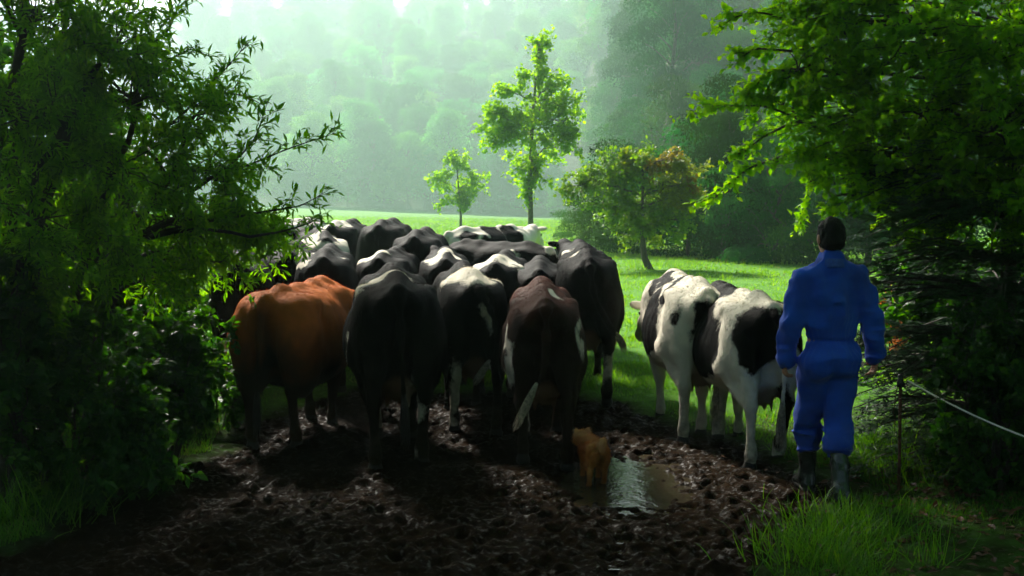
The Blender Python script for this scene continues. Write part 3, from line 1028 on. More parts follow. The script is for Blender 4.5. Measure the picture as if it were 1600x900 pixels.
VAR = [wood_variant(101, 16, 6.6, .62, 5200), wood_variant(102, 18, 5.6, .6, 5200), wood_variant(103, 13, 6.8, .6, 4800), wood_variant(104, 20, 6.2, .66, 5600)]
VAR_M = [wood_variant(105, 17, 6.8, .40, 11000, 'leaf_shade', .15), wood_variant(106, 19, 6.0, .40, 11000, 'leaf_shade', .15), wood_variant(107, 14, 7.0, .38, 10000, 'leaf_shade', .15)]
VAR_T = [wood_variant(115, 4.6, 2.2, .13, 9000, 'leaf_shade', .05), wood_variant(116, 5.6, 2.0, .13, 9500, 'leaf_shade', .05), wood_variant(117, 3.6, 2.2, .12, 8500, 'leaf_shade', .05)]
VAR_N = [wood_variant(111, 9, 3.7, .30, 7000), wood_variant(112, 11, 3.9, .32, 7500), wood_variant(113, 7, 3.2, .26, 6000)]


def put_tree(name, x, y, v, s, rz, label, group):
    r = empty(name, (x, y, tz(x, y)), rz)
    r.scale = (s, s, s * rnd.uniform(.9, 1.12))
    tag(r, label, 'tree', group)
    link('trunk', v[0], r); link('crown', v[1], r)


def scatter(n, rr, y0, y1, a0, a1, cond, sp):
    out, tries = [], 0
    while len(out) < n and tries < 30000:
        tries += 1
        y = rr.uniform(y0, y1); x = rr.uniform(a0, a1) * y
        E = float(edge_dist(np.array([x]), np.array([y]))[0])
        if not cond(y, E): continue
        d = sp(y)
        if any((x - p) ** 2 + (y - q) ** 2 < d * d for p, q in out): continue
        out.append((x, y))
    return out


R1 = random.Random(77)
for x, y in scatter(225, R1, 400, 790, -.30, .26, lambda y, E: y > max(E + 4, 380), lambda y: 13.5 + (y - 400) * .015):
    put_tree('hill_tree', x, y, VAR[R1.randrange(4)], R1.uniform(1.25, 1.9), R1.uniform(0, 6.28), 'leafy tree in the wood that climbs the misty hillside beyond the meadow', 'trees of the wood on the misty hillside')
# the front rank along the foot of the hill
for k in range(24):
    x = -130 + k * 9.0 + R1.uniform(-2.5, 2.5)
    y = float(edge_dist(np.array([x]), np.array([390.0]))[0]) + R1.uniform(-1, 8)
    put_tree('hill_tree', x, y, VAR[R1.randrange(4)], R1.uniform(.8, 1.25), R1.uniform(0, 6.28), 'leafy tree at the foot of the misty hillside along the far edge of the meadow', 'trees along the far edge of the meadow')
# nearer wood on the right
for x, y in scatter(88, R1, 88, 360, .07, .46, lambda y, E: y > E - 8, lambda y: 6.5 + (y - 90) * .035):
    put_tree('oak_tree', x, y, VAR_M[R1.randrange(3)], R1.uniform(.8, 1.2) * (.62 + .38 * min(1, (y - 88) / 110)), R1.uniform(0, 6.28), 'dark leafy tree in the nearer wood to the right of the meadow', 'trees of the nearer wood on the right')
# dark thicket at the edge of that wood, behind the maple and the man
for k, (px, Y, v, sc_) in enumerate([(912, 47, 2, .62), (945, 44, 2, .8), (985, 42, 0, .9), (1030, 40, 2, .95), (1075, 38, 0, 1.0), (1125, 36, 1, .95), (1170, 38, 0, 1.05), (1215, 34, 2, 1.1), (1265, 36, 1, 1.0), (1310, 33, 0, 1.0), (1360, 32, 1, .95), (1410, 30, 0, 1.0), (1465, 29, 1, .95), (1100, 46, 1, 1.15), (1240, 46, 1, 1.2), (1350, 44, 1, 1.2)]):
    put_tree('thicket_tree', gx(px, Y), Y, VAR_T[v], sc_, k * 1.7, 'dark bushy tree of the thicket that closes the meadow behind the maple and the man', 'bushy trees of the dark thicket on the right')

# unseen trees added beside and behind the camera to block skylight from the lane
for k, (x, y, s) in enumerate([(-4.5, -3, 1.0), (1.0, -7, 1.1), (5.5, -2, 1.0), (-8, 3, .9), (8.5, 4, .95), (-3, -12, 1.1), (7, -10, 1.1), (-9, 9.5, .75), (10, 10, .8)]):
    put_tree('lane_tree', x, y, VAR_N[k % 3], s, k * 1.3, 'leafy tree lining the lane beside and behind the viewpoint, outside the picture', 'trees lining the lane outside the picture')


# ------------------------------------------------------------------ grass
def grass_field(name, n, region, hl, hw, mat, seed, keep, tint=.0, lean=.35):
    rs = RS(seed)
    x0, x1, y0, y1 = region
    # even per picture area: sample distance with density ~ 1/y
    u = rs.uniform(0, 1, n)
    y = y0 * (y1 / y0) ** u if y1 / y0 > 1.8 else rs.uniform(y0, y1, n)
    x = rs.uniform(x0, x1, n) if y1 / y0 <= 1.8 else rs.uniform(x0, x1, n) * y / y1
    m = keep(x, y)
    x, y = x[m], y[m]
    n = len(x)
    P = np.stack([x, y, 0 * x], -1)
    clump = .65 + .5 * vnoise(P, .35, seed + 1) + .25 * vnoise(P, 1.6, seed + 2)
    if y1 <= 12.3:
        z = terrain(x, y) - .02
    else:
        z = terrain(x, y) - .02
    d = np.stack([rs.normal(0, lean, n), rs.normal(0, lean, n), np.ones(n)], -1)
    nr = np.stack([rs.normal(0, 1, n), rs.normal(0, 1, n), np.full(n, .15)], -1)
    L = Leaves('blade')
    l = hl(y) * np.clip(clump, .3, 1.5) * rs.uniform(.5, 1.2, n)
    var = np.clip(.45 + .2 * vnoise(P, .8, seed + 5) + .25 * vnoise(P * np.array([.5, 1, 1]), 4.0, seed + 6) + rs.normal(0, .2, n), 0, 1)
    tn = np.where(rs.rand(n) < tint, rs.uniform(.4, 1, n), 0)
    L.add(np.stack([x, y, z], -1), d, nr, l, hw(y) * rs.uniform(.7, 1.3, n), var, tn)
    return tag(L.build(name, mat), kind='stuff')


def not_mud(x, y):
    return mud_mask(x, y) < -.02


grass_field('verge_grass', 52000, (1.2, 4.6, 4.7, 8.3), lambda y: .115 + 0 * y, lambda y: .0055 + 0 * y, M['grass'], 61, lambda x, y: not_mud(x, y) & (vnoise(np.stack([x, y, 0 * x], -1), .45, 77) > -.30) & (RS(1).rand(len(x)) < np.where((x > 2.35 + .25 * vnoise(np.stack([x, y, 0 * x], -1), .5, 7)) & (y < 6.4), .22, 1)), .10)
grass_field('verge_grass', 26000, (-4.6, -2.2, 4.7, 8.4), lambda y: .14 + 0 * y, lambda y: .007 + 0 * y, M['grass'], 62, lambda x, y: not_mud(x, y), .12)
grass_field('verge_grass', 60000, (-4.6, 4.6, 8.2, 12.4), lambda y: .11 + 0 * y, lambda y: .008 + 0 * y, M['grass'], 63, lambda x, y: not_mud(x, y), .05)
grass_field('meadow_grass', 120000, (-22, 22, 11.0, 42), lambda y: .075 + .0022 * y, lambda y: .004 + .0007 * y, M['meadow_grass'], 64, lambda x, y: (mud_mask(x, y) < -.1) & (np.abs(x) < .56 * y), .05)
grass_field('meadow_grass', 50000, (-75, 60, 40, 200), lambda y: .12 + .0012 * y, lambda y: .02 + .0006 * y, M['meadow_grass'], 65, lambda x, y: (y < edge_dist(x, y)), .06)


# leaf litter under the yew and on the mud margins
def litter():
    rs = RS(71)
    n = 2600
    x = rs.uniform(1.5, 4.2, n); y = rs.uniform(4.8, 8.6, n)
    k = rs.rand(n) < np.clip((x - 1.9) / 1.0, 0.05, 1)
    x, y = x[k], y[k]; n = len(x)
    L = Leaves('oval')
    L.add(np.stack([x, y, terrain(x, y) + rs.uniform(.0, .035, n)], -1), rand_dirs(rs, n) * np.array([1, 1, .3]), rand_dirs(rs, n) * .5 + np.array([0, 0, 1]), rs.uniform(.03, .08, n), rs.uniform(.02, .04, n), rs.uniform(0, 1, n))
    tag(L.build('leaf_litter', M['litter']), kind='stuff')


litter()

# ------------------------------------------------------------------ cattle
def coat_mat(name, dark, white, skin=(0.20, 0.10, 0.06), brown=None):
    m, t, b, out = mat_new(name)
    fine = noise_tex(t, 38, 3)
    mid = noise_tex(t, 9, 3)
    f = math_n(t, 'ADD', attr(t, 'pat').outputs['Fac'], math_n(t, 'MULTIPLY', math_n(t, 'SUBTRACT', fine, 0.5), 0.10))
    mk = math_n(t, 'MULTIPLY_ADD', f, 18.0, 0.5, clamp=True)
    dk = mixc(t, mid, tuple(c * 0.6 for c in dark), tuple(c * 1.5 for c in dark))
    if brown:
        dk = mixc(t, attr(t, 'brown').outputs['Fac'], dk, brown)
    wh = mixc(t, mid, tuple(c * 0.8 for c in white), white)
    c = mixc(t, mk, dk, wh)
    c = mixc(t, attr(t, 'pink').outputs['Fac'], c, skin)
    dn = noise_tex(t, 13, 5)
    dirt = math_n(t, 'MULTIPLY', attr(t, 'dirt').outputs['Fac'], math_n(t, 'MULTIPLY_ADD', dn, 2.4, -0.55, clamp=True), clamp=True)
    c = mixc(t, dirt, c, (0.035, 0.025, 0.014))
    t.links.new(c, b.inputs['Base Color'])
    b.inputs['Roughness'].default_value = 0.66
    b.inputs['Specular IOR Level'].default_value = 0.05
    hair = noise_tex(t, 60, 4, stretch=(1.6, 1.6, 0.35))
    bump(t, hair, 0.6, 0.012, b)
    return m


M['coat_black'] = coat_mat('coat_black', (0.0032, 0.0026, 0.0024), (0.80, 0.73, 0.60))
M['coat_redblack'] = coat_mat('coat_redblack', (0.020, 0.010, 0.007), (0.76, 0.70, 0.60), brown=(0.075, 0.020, 0.010))
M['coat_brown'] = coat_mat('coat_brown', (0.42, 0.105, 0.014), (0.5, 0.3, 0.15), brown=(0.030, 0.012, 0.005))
M['hoof'] = plain('hoof', (0.012, 0.009, 0.006), 0.7, bmp=0.3)
M['tail_hair'] = plain('tail_hair', (0.02, 0.017, 0.014), 0.6, nscale=60)
M['tail_hair_pale'] = plain('tail_hair_pale', (0.32, 0.27, 0.2), 0.7, nscale=40, amt=.6)
M['eye'] = plain('eye', (0.008, 0.006, 0.005), 0.08, bmp=0)
M['ear_tag'] = plain('ear_tag', (0.80, 0.16, 0.02), 0.4, bmp=0)
M['ear_tag_yellow'] = plain('ear_tag_yellow', (0.80, 0.55, 0.04), 0.4, bmp=0)


def cow_solid(res, bulk=1.0, udder=True, swing=(0, 0, 0, 0), tail=None, neck=(0.0, 0.0), bull=False):
    """swing: fore-aft offset of the hooves (left hind, right hind, left fore, right fore); neck: (sideways turn, lift)
    local frame: head towards +y, right side +x, rump at about y = -0.85"""
    B = Solid((-.72, -1.25, -.02), (.72, 1.95, 1.85), res)
    w_ = bulk
    # trunk
    B.ell((0, -.02, .99), (.335 * w_, .74, .40), .08)
    B.ell((0, .0, .86), (.375 * w_, .56, .33), .10)
    B.ell((0, -.5, 1.13), (.27 * w_, .34, .25), .08)
    B.ell((0, -.50, 1.235), (.245 * w_, .30, .125), .07)
    B.ell((0, .48, 1.0), (.27 * w_, .36, .41), .10)
    B.ell((0, .66, .80), (.17 * w_, .22, .22), .08)
    B.ell((0, .42, 1.20), (.235 * w_, .38, .185), .08)
    B.ell((0, -.02, 1.20), (.25 * w_, .62, .185), .08)
    B.chain([(0, -.80, 1.33), (0, -.45, 1.385), (0, -.1, 1.365), (0, .3, 1.375), (0, .52, 1.385), (0, .72, 1.34)], [.04, .045, .045, .05, .06, .08], .10)
    for s in (-1, 1):
        B.ell((s * .220 * w_, -.38, 1.295), (.060, .13, .050), .09)          # hook bones
        B.ell((s * .105, -.76, 1.19), (.06, .09, .08), .10)                  # pin bones
        B.ell((s * .19 * w_, .52, 1.06), (.12, .20, .31), .06)               # shoulders
        B.ell((s * .185 * w_, -.54, .95), (.135 * w_, .245, .34), .07)       # thighs
        B.ell((s * .15 * w_, -.66, .88), (.10 * w_, .16, .27), .06)
        if bull:
            B.ell((s * .19 * w_, -.62, .98), (.155 * w_, .26, .32), .05)
            B.ell((s * .19 * w_, -.58, .72), (.135 * w_, .20, .27), .06)
            B.ell((s * .12, 0, .78), (.30, .60, .30), .08)
            B.ell((s * .15 * w_, -.50, 1.24), (.14 * w_, .28, .14), .06)
        # hind leg
        q = swing[0 if s < 0 else 1]
        hk = np.array([s * .185, -.76 + q * .55, .53 + abs(q) * .02])
        st = np.array([s * .225 * w_, -.36 + q * .2, .80])
        ft = np.array([s * .175, -.70 + q, .135]); hf = np.array([s * .175, -.665 + q, .045])
        lift = .03 if q > .12 else 0
        ft[2] += lift; hf[2] += lift * .6
        B.cone(np.array([s * .19 * w_, -.50, .86]), st, .15, .11, .06)
        B.chain([st + np.array([0, -.06, .02]), (st * .45 + hk * .55) + np.array([0, -.01, 0]), hk], [.115 * (1.15 if bull else 1), .080, .052], .05)
        B.cone(np.array([s * .17 * w_, -.70, .84]), hk + np.array([0, -.015, .02]), .10, .036, .06)
        B.chain([hk, hk * .45 + ft * .55, ft, hf], [.052, .037, .047, .052], .025)
        # fore leg
        q = swing[2 if s < 0 else 3]
        el = np.array([s * .17 * w_, .45, .74]); kn = np.array([s * .155, .50 + q * .55, .43]); ft = np.array([s * .15, .49 + q, .13]); hf = np.array([s * .15, .525 + q, .045])
        B.chain([np.array([s * .18 * w_, .50, .95]), el, el * .5 + kn * .5, kn], [.13, .105, .066, .054], .05)
        B.chain([kn, kn * .5 + ft * .5, ft, hf], [.054, .036, .046, .052], .02)
    # neck and head
    tx, tzv = neck
    n0, n1 = np.array([0, .66, 1.14]), np.array([tx * .55, 1.12, 1.27 + tzv])
    B.cone(n0, n1, .215 * w_, .135, .10)
    B.cone(np.array([0, .72, .98]), np.array([tx * .5, 1.08, 1.13 + tzv]), .11, .06, .08)
    h0 = n1 + np.array([tx * .1, .08, .04]); h1 = n1 + np.array([tx * .55, .42, -.25])
    B.chain([h0, h0 * .45 + h1 * .55, h1], [.125, .10, .078], .05)
    B.ell(h1 + np.array([tx * .05, .03, -.01]), (.085, .075, .075), .03)
    hd = h1 - h0; hd /= np.linalg.norm(hd)
    sd = np.cross(hd, (0, 0, 1.0)); sd /= np.linalg.norm(sd)
    up = np.cross(sd, hd)
    B.ell(h0 + up * .085 - hd * .02, (.085, .06, .05), .04)
    ears = []
    for s in (-1, 1):
        a = h0 + sd * s * .10 + up * .045 - hd * .035
        R = np.stack([sd * s * .94 - up * .15 - hd * .25, np.cross(up, sd * s * .94), up], 1)
        R[:, 0] /= np.linalg.norm(R[:, 0]); R[:, 1] = np.cross(R[:, 2], R[:, 0]); R[:, 1] /= np.linalg.norm(R[:, 1]); R[:, 2] = np.cross(R[:, 0], R[:, 1])
        B.ell(a + R[:, 0] * .085, (.105, .030, .055), .025, R)
        ears.append((a + R[:, 0] * .10, R))
    # udder
    if udder:
        B.ell((0, -.50, .66), (.155, .20, .17), .05)
        B.ell((0, -.62, .70), (.12, .10, .17), .04)
        for sx in (-1, 1):
            for yy in (-.60, -.44):
                B.cone((sx * .075, yy, .54), (sx * .08, yy, .455), .026, .014, .02)
    # tail
    tail = tail or [(0, -.84, 1.28), (0, -.90, 1.15), (0, -.92, .85), (0.01, -.90, .62)]
    tp = [(0, -.78, 1.34)] + list(tail)
    B.chain(tp, list(np.linspace(.040, .018, len(tp))), .045)
    B.shell_noise(lambda P: .010 * vnoise(P, .17, 5) + .004 * vnoise(P, .07, 6) + .0035 * np.sin(P[:, 1] * 2 * PI / .105 + P[:, 2] * 3) * np.exp(-((P[:, 1] - .02) / .26) ** 4) * np.exp(-((P[:, 2] - 1.0) / .22) ** 4) - .012 * np.exp(-((np.abs(P[:, 0]) - .085) / .025) ** 2) * np.clip((-.62 - P[:, 1]) * 8, 0, 1) * np.exp(-((P[:, 2] - 1.0) / .25) ** 4), .05)
    B.cut_below(0.0)
    return B, dict(eyes=[(h0 + (h1 - h0) * .22 + sd * s * .108 + up * .035) for s in (-1, 1)], ears=ears, tail_end=np.array(tail[-1]), tail_dir=np.array(tail[-1]) - np.array(tail[-2]), swing=swing)


def patches(P, base, lst):
    """signed coat field: > 0 white.  base is -1 (dark) or +1 (white); lst of (sign, centre, radii)"""
    wp = P + .075 * np.stack([vnoise(P, .22, 51), vnoise(P, .22, 52), vnoise(P, .22, 53)], -1) + .032 * np.stack([vnoise(P, .09, 54), vnoise(P, .09, 55), vnoise(P, .09, 56)], -1) + .012 * np.stack([vnoise(P, .04, 57), vnoise(P, .04, 58), vnoise(P, .04, 59)], -1)
    f = np.full(len(P), base * .35)
    for sg, c, r in lst:
        r = np.array(r, float)
        if c[2] > 1.3: r[2] = max(r[2], .13)
        q = (1 - np.linalg.norm((wp - np.array(c)) / r, axis=1)) * r.min()
        q = np.clip(q * 2.2, -1, .5)
        f = np.maximum(f, q) if sg > 0 else np.minimum(f, -q)
    return f


def fur_mesh(V, Q, cols, n, seed, mat):
    """short tapered hairs lying back and down over the hide"""
    rs = RS(seed)
    tri = np.concatenate([Q[:, [0, 1, 2]], Q[:, [0, 2, 3]]])
    a, b, c = V[tri[:, 0]], V[tri[:, 1]], V[tri[:, 2]]
    nr = np.cross(b - a, c - a); ar = np.linalg.norm(nr, axis=1); nr /= ar[:, None] + 1e-12
    pr = ar * np.clip(.35 - nr[:, 1], .15, 1) * (a[:, 2] > .12)
    k = rs.choice(len(tri), n, p=pr / pr.sum())
    u, v = rs.uniform(0, 1, (2, n)); fl = u + v > 1; u[fl], v[fl] = 1 - u[fl], 1 - v[fl]
    p = a[k] + (b[k] - a[k]) * u[:, None] + (c[k] - a[k]) * v[:, None]
    g = nr[k]
    d = g * .30 + np.array([0, -.45, -.75]) + rand_dirs(rs, n) * .30
    d -= g * np.minimum((d * g).sum(1) - .22, 0)[:, None]
    d /= np.linalg.norm(d, axis=1)[:, None]
    L = rs.uniform(.012, .030, n)
    sd = np.cross(d, g); sd /= np.linalg.norm(sd, axis=1)[:, None] + 1e-9
    w_ = .0022
    P0, P1, P2 = p - sd * w_ - g * .001, p + sd * w_ - g * .001, p + d * L[:, None]
    VV = np.stack([P0, P1, P2], 1).reshape(-1, 3)
    i0 = tri[k, 0]
    return mesh_np('hair', VV, np.arange(3 * n).reshape(-1, 3), True, {q: np.repeat(x[i0], 3) for q, x in cols.items()}, [mat])


hoof_me = None


def hoof_mesh():
    global hoof_me
    if hoof_me is None:
        V, Fq = [], []
        B = Solid((-.08, -.10, -.005), (.08, .12, .12), .008)
        for s in (-1, 1):
            B.cone((s * .021, -.022, .032), (s * .021, .040, .018), .036, .024, .012)
        B.cone((0, -.012, .07), (0, 0, .04), .047, .050, .02)
        B.cut_below(0.0)
        V, Q = B.surface()
        hoof_me = mesh_np('hoof', V, Q, True, mats=[M['hoof']])
    return hoof_me


def ball(name, c, r, mat, parent, n=10):
    V = []
    for i in range(n // 2 + 1):
        for j in range(n):
            a, b = PI * i / (n // 2), 2 * PI * j / n
            V.append((c[0] + r * math.sin(a) * math.cos(b), c[1] + r * math.sin(a) * math.sin(b), c[2] + r * math.cos(a)))
    Q = [(i * n + j, (i + 1) * n + j, (i + 1) * n + (j + 1) % n, i * n + (j + 1) % n) for i in range(n // 2) for j in range(n)]
    return link(name, mesh_np(name, np.array(V), np.array(Q), True, mats=[mat]), parent)


def tuft(name, p, d, L, R, mats_, parent, seed, n=70, stripes=False):
    rs = RS(seed)
    T = Tubes(); T2 = Tubes()
    d = d / np.linalg.norm(d)
    for k in range(n):
        o = rand_dirs(rs, 1)[0] * R * .35
        e = p + d * L * rs.uniform(.55, 1.05) + rand_dirs(rs, 1)[0] * R + np.array([0, 0, -.12 * L])
        c = curve(p + o - d * .05, e, rand_dirs(rs, 1)[0] * R * .5, 5)
        T.add(c, np.linspace(.006, .0015, 5), 3, False)
    return T.build(name, mats_, parent)


COW_CACHE = {}


def cow(key, px, Y, theta, scale, label, coat='coat_black', base=-1, lst=(), group='cattle herd walking up the lane', dirt=.5, dirt_h=.55, res=.024, kw=None, brown_fn=None, tags=(), tail_pale=False, white_legs=None, tuft_size=(.30, .035), name='cow'):
    """px, Y say where the rump stands; theta turns the animal clockwise (head to the right) in degrees"""
    kw = kw or {}
    if key not in COW_CACHE:
        B, info = cow_solid(res, **kw)
        COW_CACHE[key] = (*B.surface(), info)
    V, Q, info = COW_CACHE[key]
    lst = list(lst)
    if white_legs:
        lst += [(1, (0, -.65, .12), (.4, .4, white_legs)), (1, (0, .5, .12), (.4, .4, white_legs))]
    pat = patches(V, base, lst)
    pink = np.zeros(len(V))
    if kw.get('udder', True):
        u = 1 - np.linalg.norm((V - np.array([0, -.52, .60])) / np.array([.175, .24, .20]), axis=1)
        pink = np.clip(u * 6, 0, 1) * (V[:, 2] < .80)
    tdist = np.clip((-.86 - V[:, 1]) * 14, 0, 1) * (V[:, 2] < 1.2)
    dr = np.clip((dirt_h - V[:, 2]) / dirt_h * 1.5, 0, 1) * dirt + .5 * dirt * np.clip(-(V[:, 1] + .50) * 3, 0, 1) * np.clip((1.15 - V[:, 2]) * 4, 0, 1)
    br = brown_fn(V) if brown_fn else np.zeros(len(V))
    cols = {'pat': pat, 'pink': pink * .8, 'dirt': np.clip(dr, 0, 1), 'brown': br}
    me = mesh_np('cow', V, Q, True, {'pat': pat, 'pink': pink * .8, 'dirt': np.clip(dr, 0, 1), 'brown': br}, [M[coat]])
    o = link(name, me)
    th = math.radians(theta)
    hd = np.array([math.sin(th), math.cos(th)])
    x = gx(px, Y) + hd[0] * .82 * scale; y = Y + hd[1] * .82 * scale
    o.location = (x, y, tz(x, y) - .045)
    o.rotation_euler = (0, 0, -th)
    o.scale = (scale,) * 3
    tag(o, label, 'cow' if name == 'cow' else 'bull', group)
    if res < .0205:
        link('hair', fur_mesh(V, Q, cols, 26000, len(label), M[coat]), o)
    sw = info['swing']
    for i, (sx, yy) in enumerate([(-.175, -.665), (.175, -.665), (-.15, .525), (.15, .525)]):
        h = link('hoof', hoof_mesh(), o)
        h.location = (sx, yy + sw[i], -.005)
    for e in info['eyes']:
        ball('eye', e, .024, M['eye'], o)
    if tuft_size:
        tuft('tail_tuft', info['tail_end'], info['tail_dir'] + np.array([0, 0, -.04]), tuft_size[0], tuft_size[1], M['tail_hair_pale' if tail_pale else 'tail_hair'], o, abs(hash(label)) % 9999 if False else len(label), 70)
    for k, tg in enumerate(tags):
        p, R = info['ears'][tg[0]]
        tb = Tubes()
        w_, h_ = .035, .045
        c = [p + R[:, 2] * 0 - np.array([0, .032, .012]) + np.array([a * w_, e * .004, bb * h_ - .03]) for e in (-1, 1) for a, bb in ((-1, -1), (1, -1), (1, 1), (-1, 1))]
        tb.raw(c, Q=[(0, 1, 2, 3), (7, 6, 5, 4), (0, 4, 5, 1), (1, 5, 6, 2), (2, 6, 7, 3), (3, 7, 4, 0)])
        tb.build('ear_tag', M[tg[1]], o, False)
    return o


def herd():
    W, K = 1, -1
    # ---- the front rank, each with its own body
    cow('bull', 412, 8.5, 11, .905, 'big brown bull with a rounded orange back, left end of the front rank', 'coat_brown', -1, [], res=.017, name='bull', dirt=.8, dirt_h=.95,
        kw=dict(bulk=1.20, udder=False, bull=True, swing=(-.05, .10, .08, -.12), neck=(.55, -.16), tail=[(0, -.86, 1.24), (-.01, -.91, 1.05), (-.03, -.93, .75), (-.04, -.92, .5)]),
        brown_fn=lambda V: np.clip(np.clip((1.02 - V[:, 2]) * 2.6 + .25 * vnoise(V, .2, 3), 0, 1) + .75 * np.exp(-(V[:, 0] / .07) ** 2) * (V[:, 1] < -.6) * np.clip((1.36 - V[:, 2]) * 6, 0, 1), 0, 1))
    cow('front_black', 622, 7.85, -8, 1.01, 'large black cow with a narrow white saddle mark just right of the brown bull', 'coat_black', -1,
        [(W, (-.10, -.30, 1.42), (.20, .22, .07)), (W, (-.25, -.42, 1.31), (.07, .12, .10)), (W, (.03, -.42, 1.43), (.10, .10, .07)), (W, (-.38, -.3, .82), (.07, .12, .22)), (W, (-.15, .52, .3), (.14, .2, .5)), (W, (.10, -.62, .35), (.05, .2, .3))],
        res=.017, dirt=.75, kw=dict(bulk=1.10, neck=(-.1, -.42), swing=(-.10, .12, .16, -.14), tail=[(0, -.85, 1.27), (.01, -.91, 1.1), (.02, -.93, .8), (.03, -.91, .55)]))
    cow('front_curl', 745, 9.0, -8, .97, 'black cow with its tail curled right over a tan udder, middle of the front', 'coat_black', -1,
        [(W, (0, -.35, 1.42), (.28, .5, .06)), (W, (.20, -.42, 1.34), (.08, .14, .09)), (W, (.22, -.60, .5), (.12, .22, .30)), (W, (-.2, -.72, .35), (.07, .2, .4)), (W, (.09, -.84, 1.05), (.035, .1, .13))],
        res=.019, dirt=.7, kw=dict(bulk=1.0, neck=(-.1, -.30), swing=(.12, -.06, -.12, .14), tail=[(.02, -.88, 1.28), (.10, -.98, 1.12), (.17, -1.0, .92), (.16, -.98, .76), (.06, -.98, .66)]), tail_pale=True, tuft_size=(.16, .03))
    cow('front_red', 853, 7.95, 0, .93, 'reddish black cow swinging a striped tail to the left, just behind the dog', 'coat_redblack', -1,
        [(W, (-.31, -.62, 1.03), (.035, .14, .24)), (W, (-.30, -.62, .78), (.06, .16, .14)), (W, (.285, -.66, 1.05), (.025, .12, .14)), (W, (.05, -.62, 1.42), (.05, .06, .04)), (W, (.10, -.72, .3), (.03, .1, .18)), (W, (-.10, .5, .3), (.1, .2, .4))],
        res=.017, dirt=.7, kw=dict(bulk=1.0, neck=(.1, -.45), swing=(.13, -.13, -.1, .14), tail=[(0, -.87, 1.29), (.0, -.97, 1.1), (-.01, -1.0, .88), (-.03, -1.01, .78), (-.10, -1.03, .69)]), tail_pale=True, tuft_size=(.30, .032),
        brown_fn=lambda V: np.clip((V[:, 2] - 1.12) * 4 + .5 * vnoise(V, .15, 9), 0, 1) * .9)
    cow('front_right', 920, 10.2, 2, 1.02, 'black cow with white shanks standing at the right edge of the herd', 'coat_black', -1,
        [(W, (.2, -.68, .36), (.12, .25, .25)), (W, (-.18, -.72, .2), (.10, .25, .40)), (W, (-.1, .55, .25), (.2, .3, .4)), (W, (-.12, -.2, 1.42), (.06, .08, .05))],
        res=.02, dirt=.6, kw=dict(bulk=1.0, neck=(.1, -.1), swing=(.08, -.10, -.1, .1), tail=[(.01, -.88, 1.28), (.04, -.97, 1.1), (.10, -1.0, .90), (.20, -1.0, .74), (.27, -.98, .66)]), tail_pale=True, tuft_size=(.12, .03))
    cow('pied_left', 1108, 8.75, -4, .945, 'mostly white cow with black rump patch, left one of the pied pair', 'coat_black', 1,
        [(K, (-.38, .02, 1.08), (.23, .36, .36)), (K, (-.20, -.28, 1.34), (.09, .14, .14)), (K, (-.16, .30, 1.34), (.14, .22, .14)), (K, (-.05, -.06, 1.42), (.12, .08, .06)), (K, (-.06, -.88, 1.05), (.135, .16, .24)), (K, (-.24, -.66, 1.12), (.05, .06, .08)), (K, (.30, -.25, 1.12), (.16, .30, .22)), (K, (-.31, -.4, .88), (.03, .04, .04)), (K, (.06, -.82, .72), (.045, .14, .16)), (K, (-.22, -.7, .78), (.02, .04, .03)), (K, (0, 1.25, 1.25), (.3, .3, .2)), (K, (-.36, -.02, 1.0), (.04, .05, .06))],
        res=.017, dirt=.55, kw=dict(bulk=1.06, swing=(.0, .14, -.10, .14), neck=(-.1, -.30), tail=[(.01, -.87, 1.27), (.03, -.95, 1.05), (.06, -.95, .78), (.05, -.92, .55)]), tail_pale=True)
    cow('pied_right', 1211, 7.95, -8, .905, 'pied cow with a white band between black patches, walking close beside the man', 'coat_black', 1,
        [(K, (-.38, .02, 1.05), (.23, .46, .42)), (K, (-.12, -.80, 1.08), (.22, .26, .31)), (K, (.10, -.82, 1.16), (.14, .18, .2)), (K, (.28, -.3, 1.1), (.25, .55, .35)), (K, (-.05, .25, 1.35), (.3, .4, .12)), (K, (-.30, -.36, 1.0), (.04, .06, .12)), (K, (0, 1.25, 1.25), (.3, .3, .2)), (K, (.07, -.85, 1.2), (.06, .1, .2)), (K, (.15, -.7, .4), (.08, .2, .35))],
        res=.017, dirt=.5, kw=dict(bulk=1.05, swing=(-.12, .14, .06, -.12), neck=(-.1, -.40), tail=[(.0, -.88, 1.27), (.03, -.96, 1.05), (.04, -.97, .78), (.04, -.93, .55)]), tail_pale=True)
    # ---- the herd behind: three bodies, coats of their own
    ka = dict(swing=(.1, -.1, -.1, .12), neck=(0, -.32)); kb = dict(swing=(-.08, .12, .12, -.1), neck=(.25, -.36), bulk=1.08); kc = dict(swing=(.05, -.12, .1, -.08), neck=(-.25, .02), bulk=1.0)
    G = {'a': ka, 'b': kb, 'c': kc}
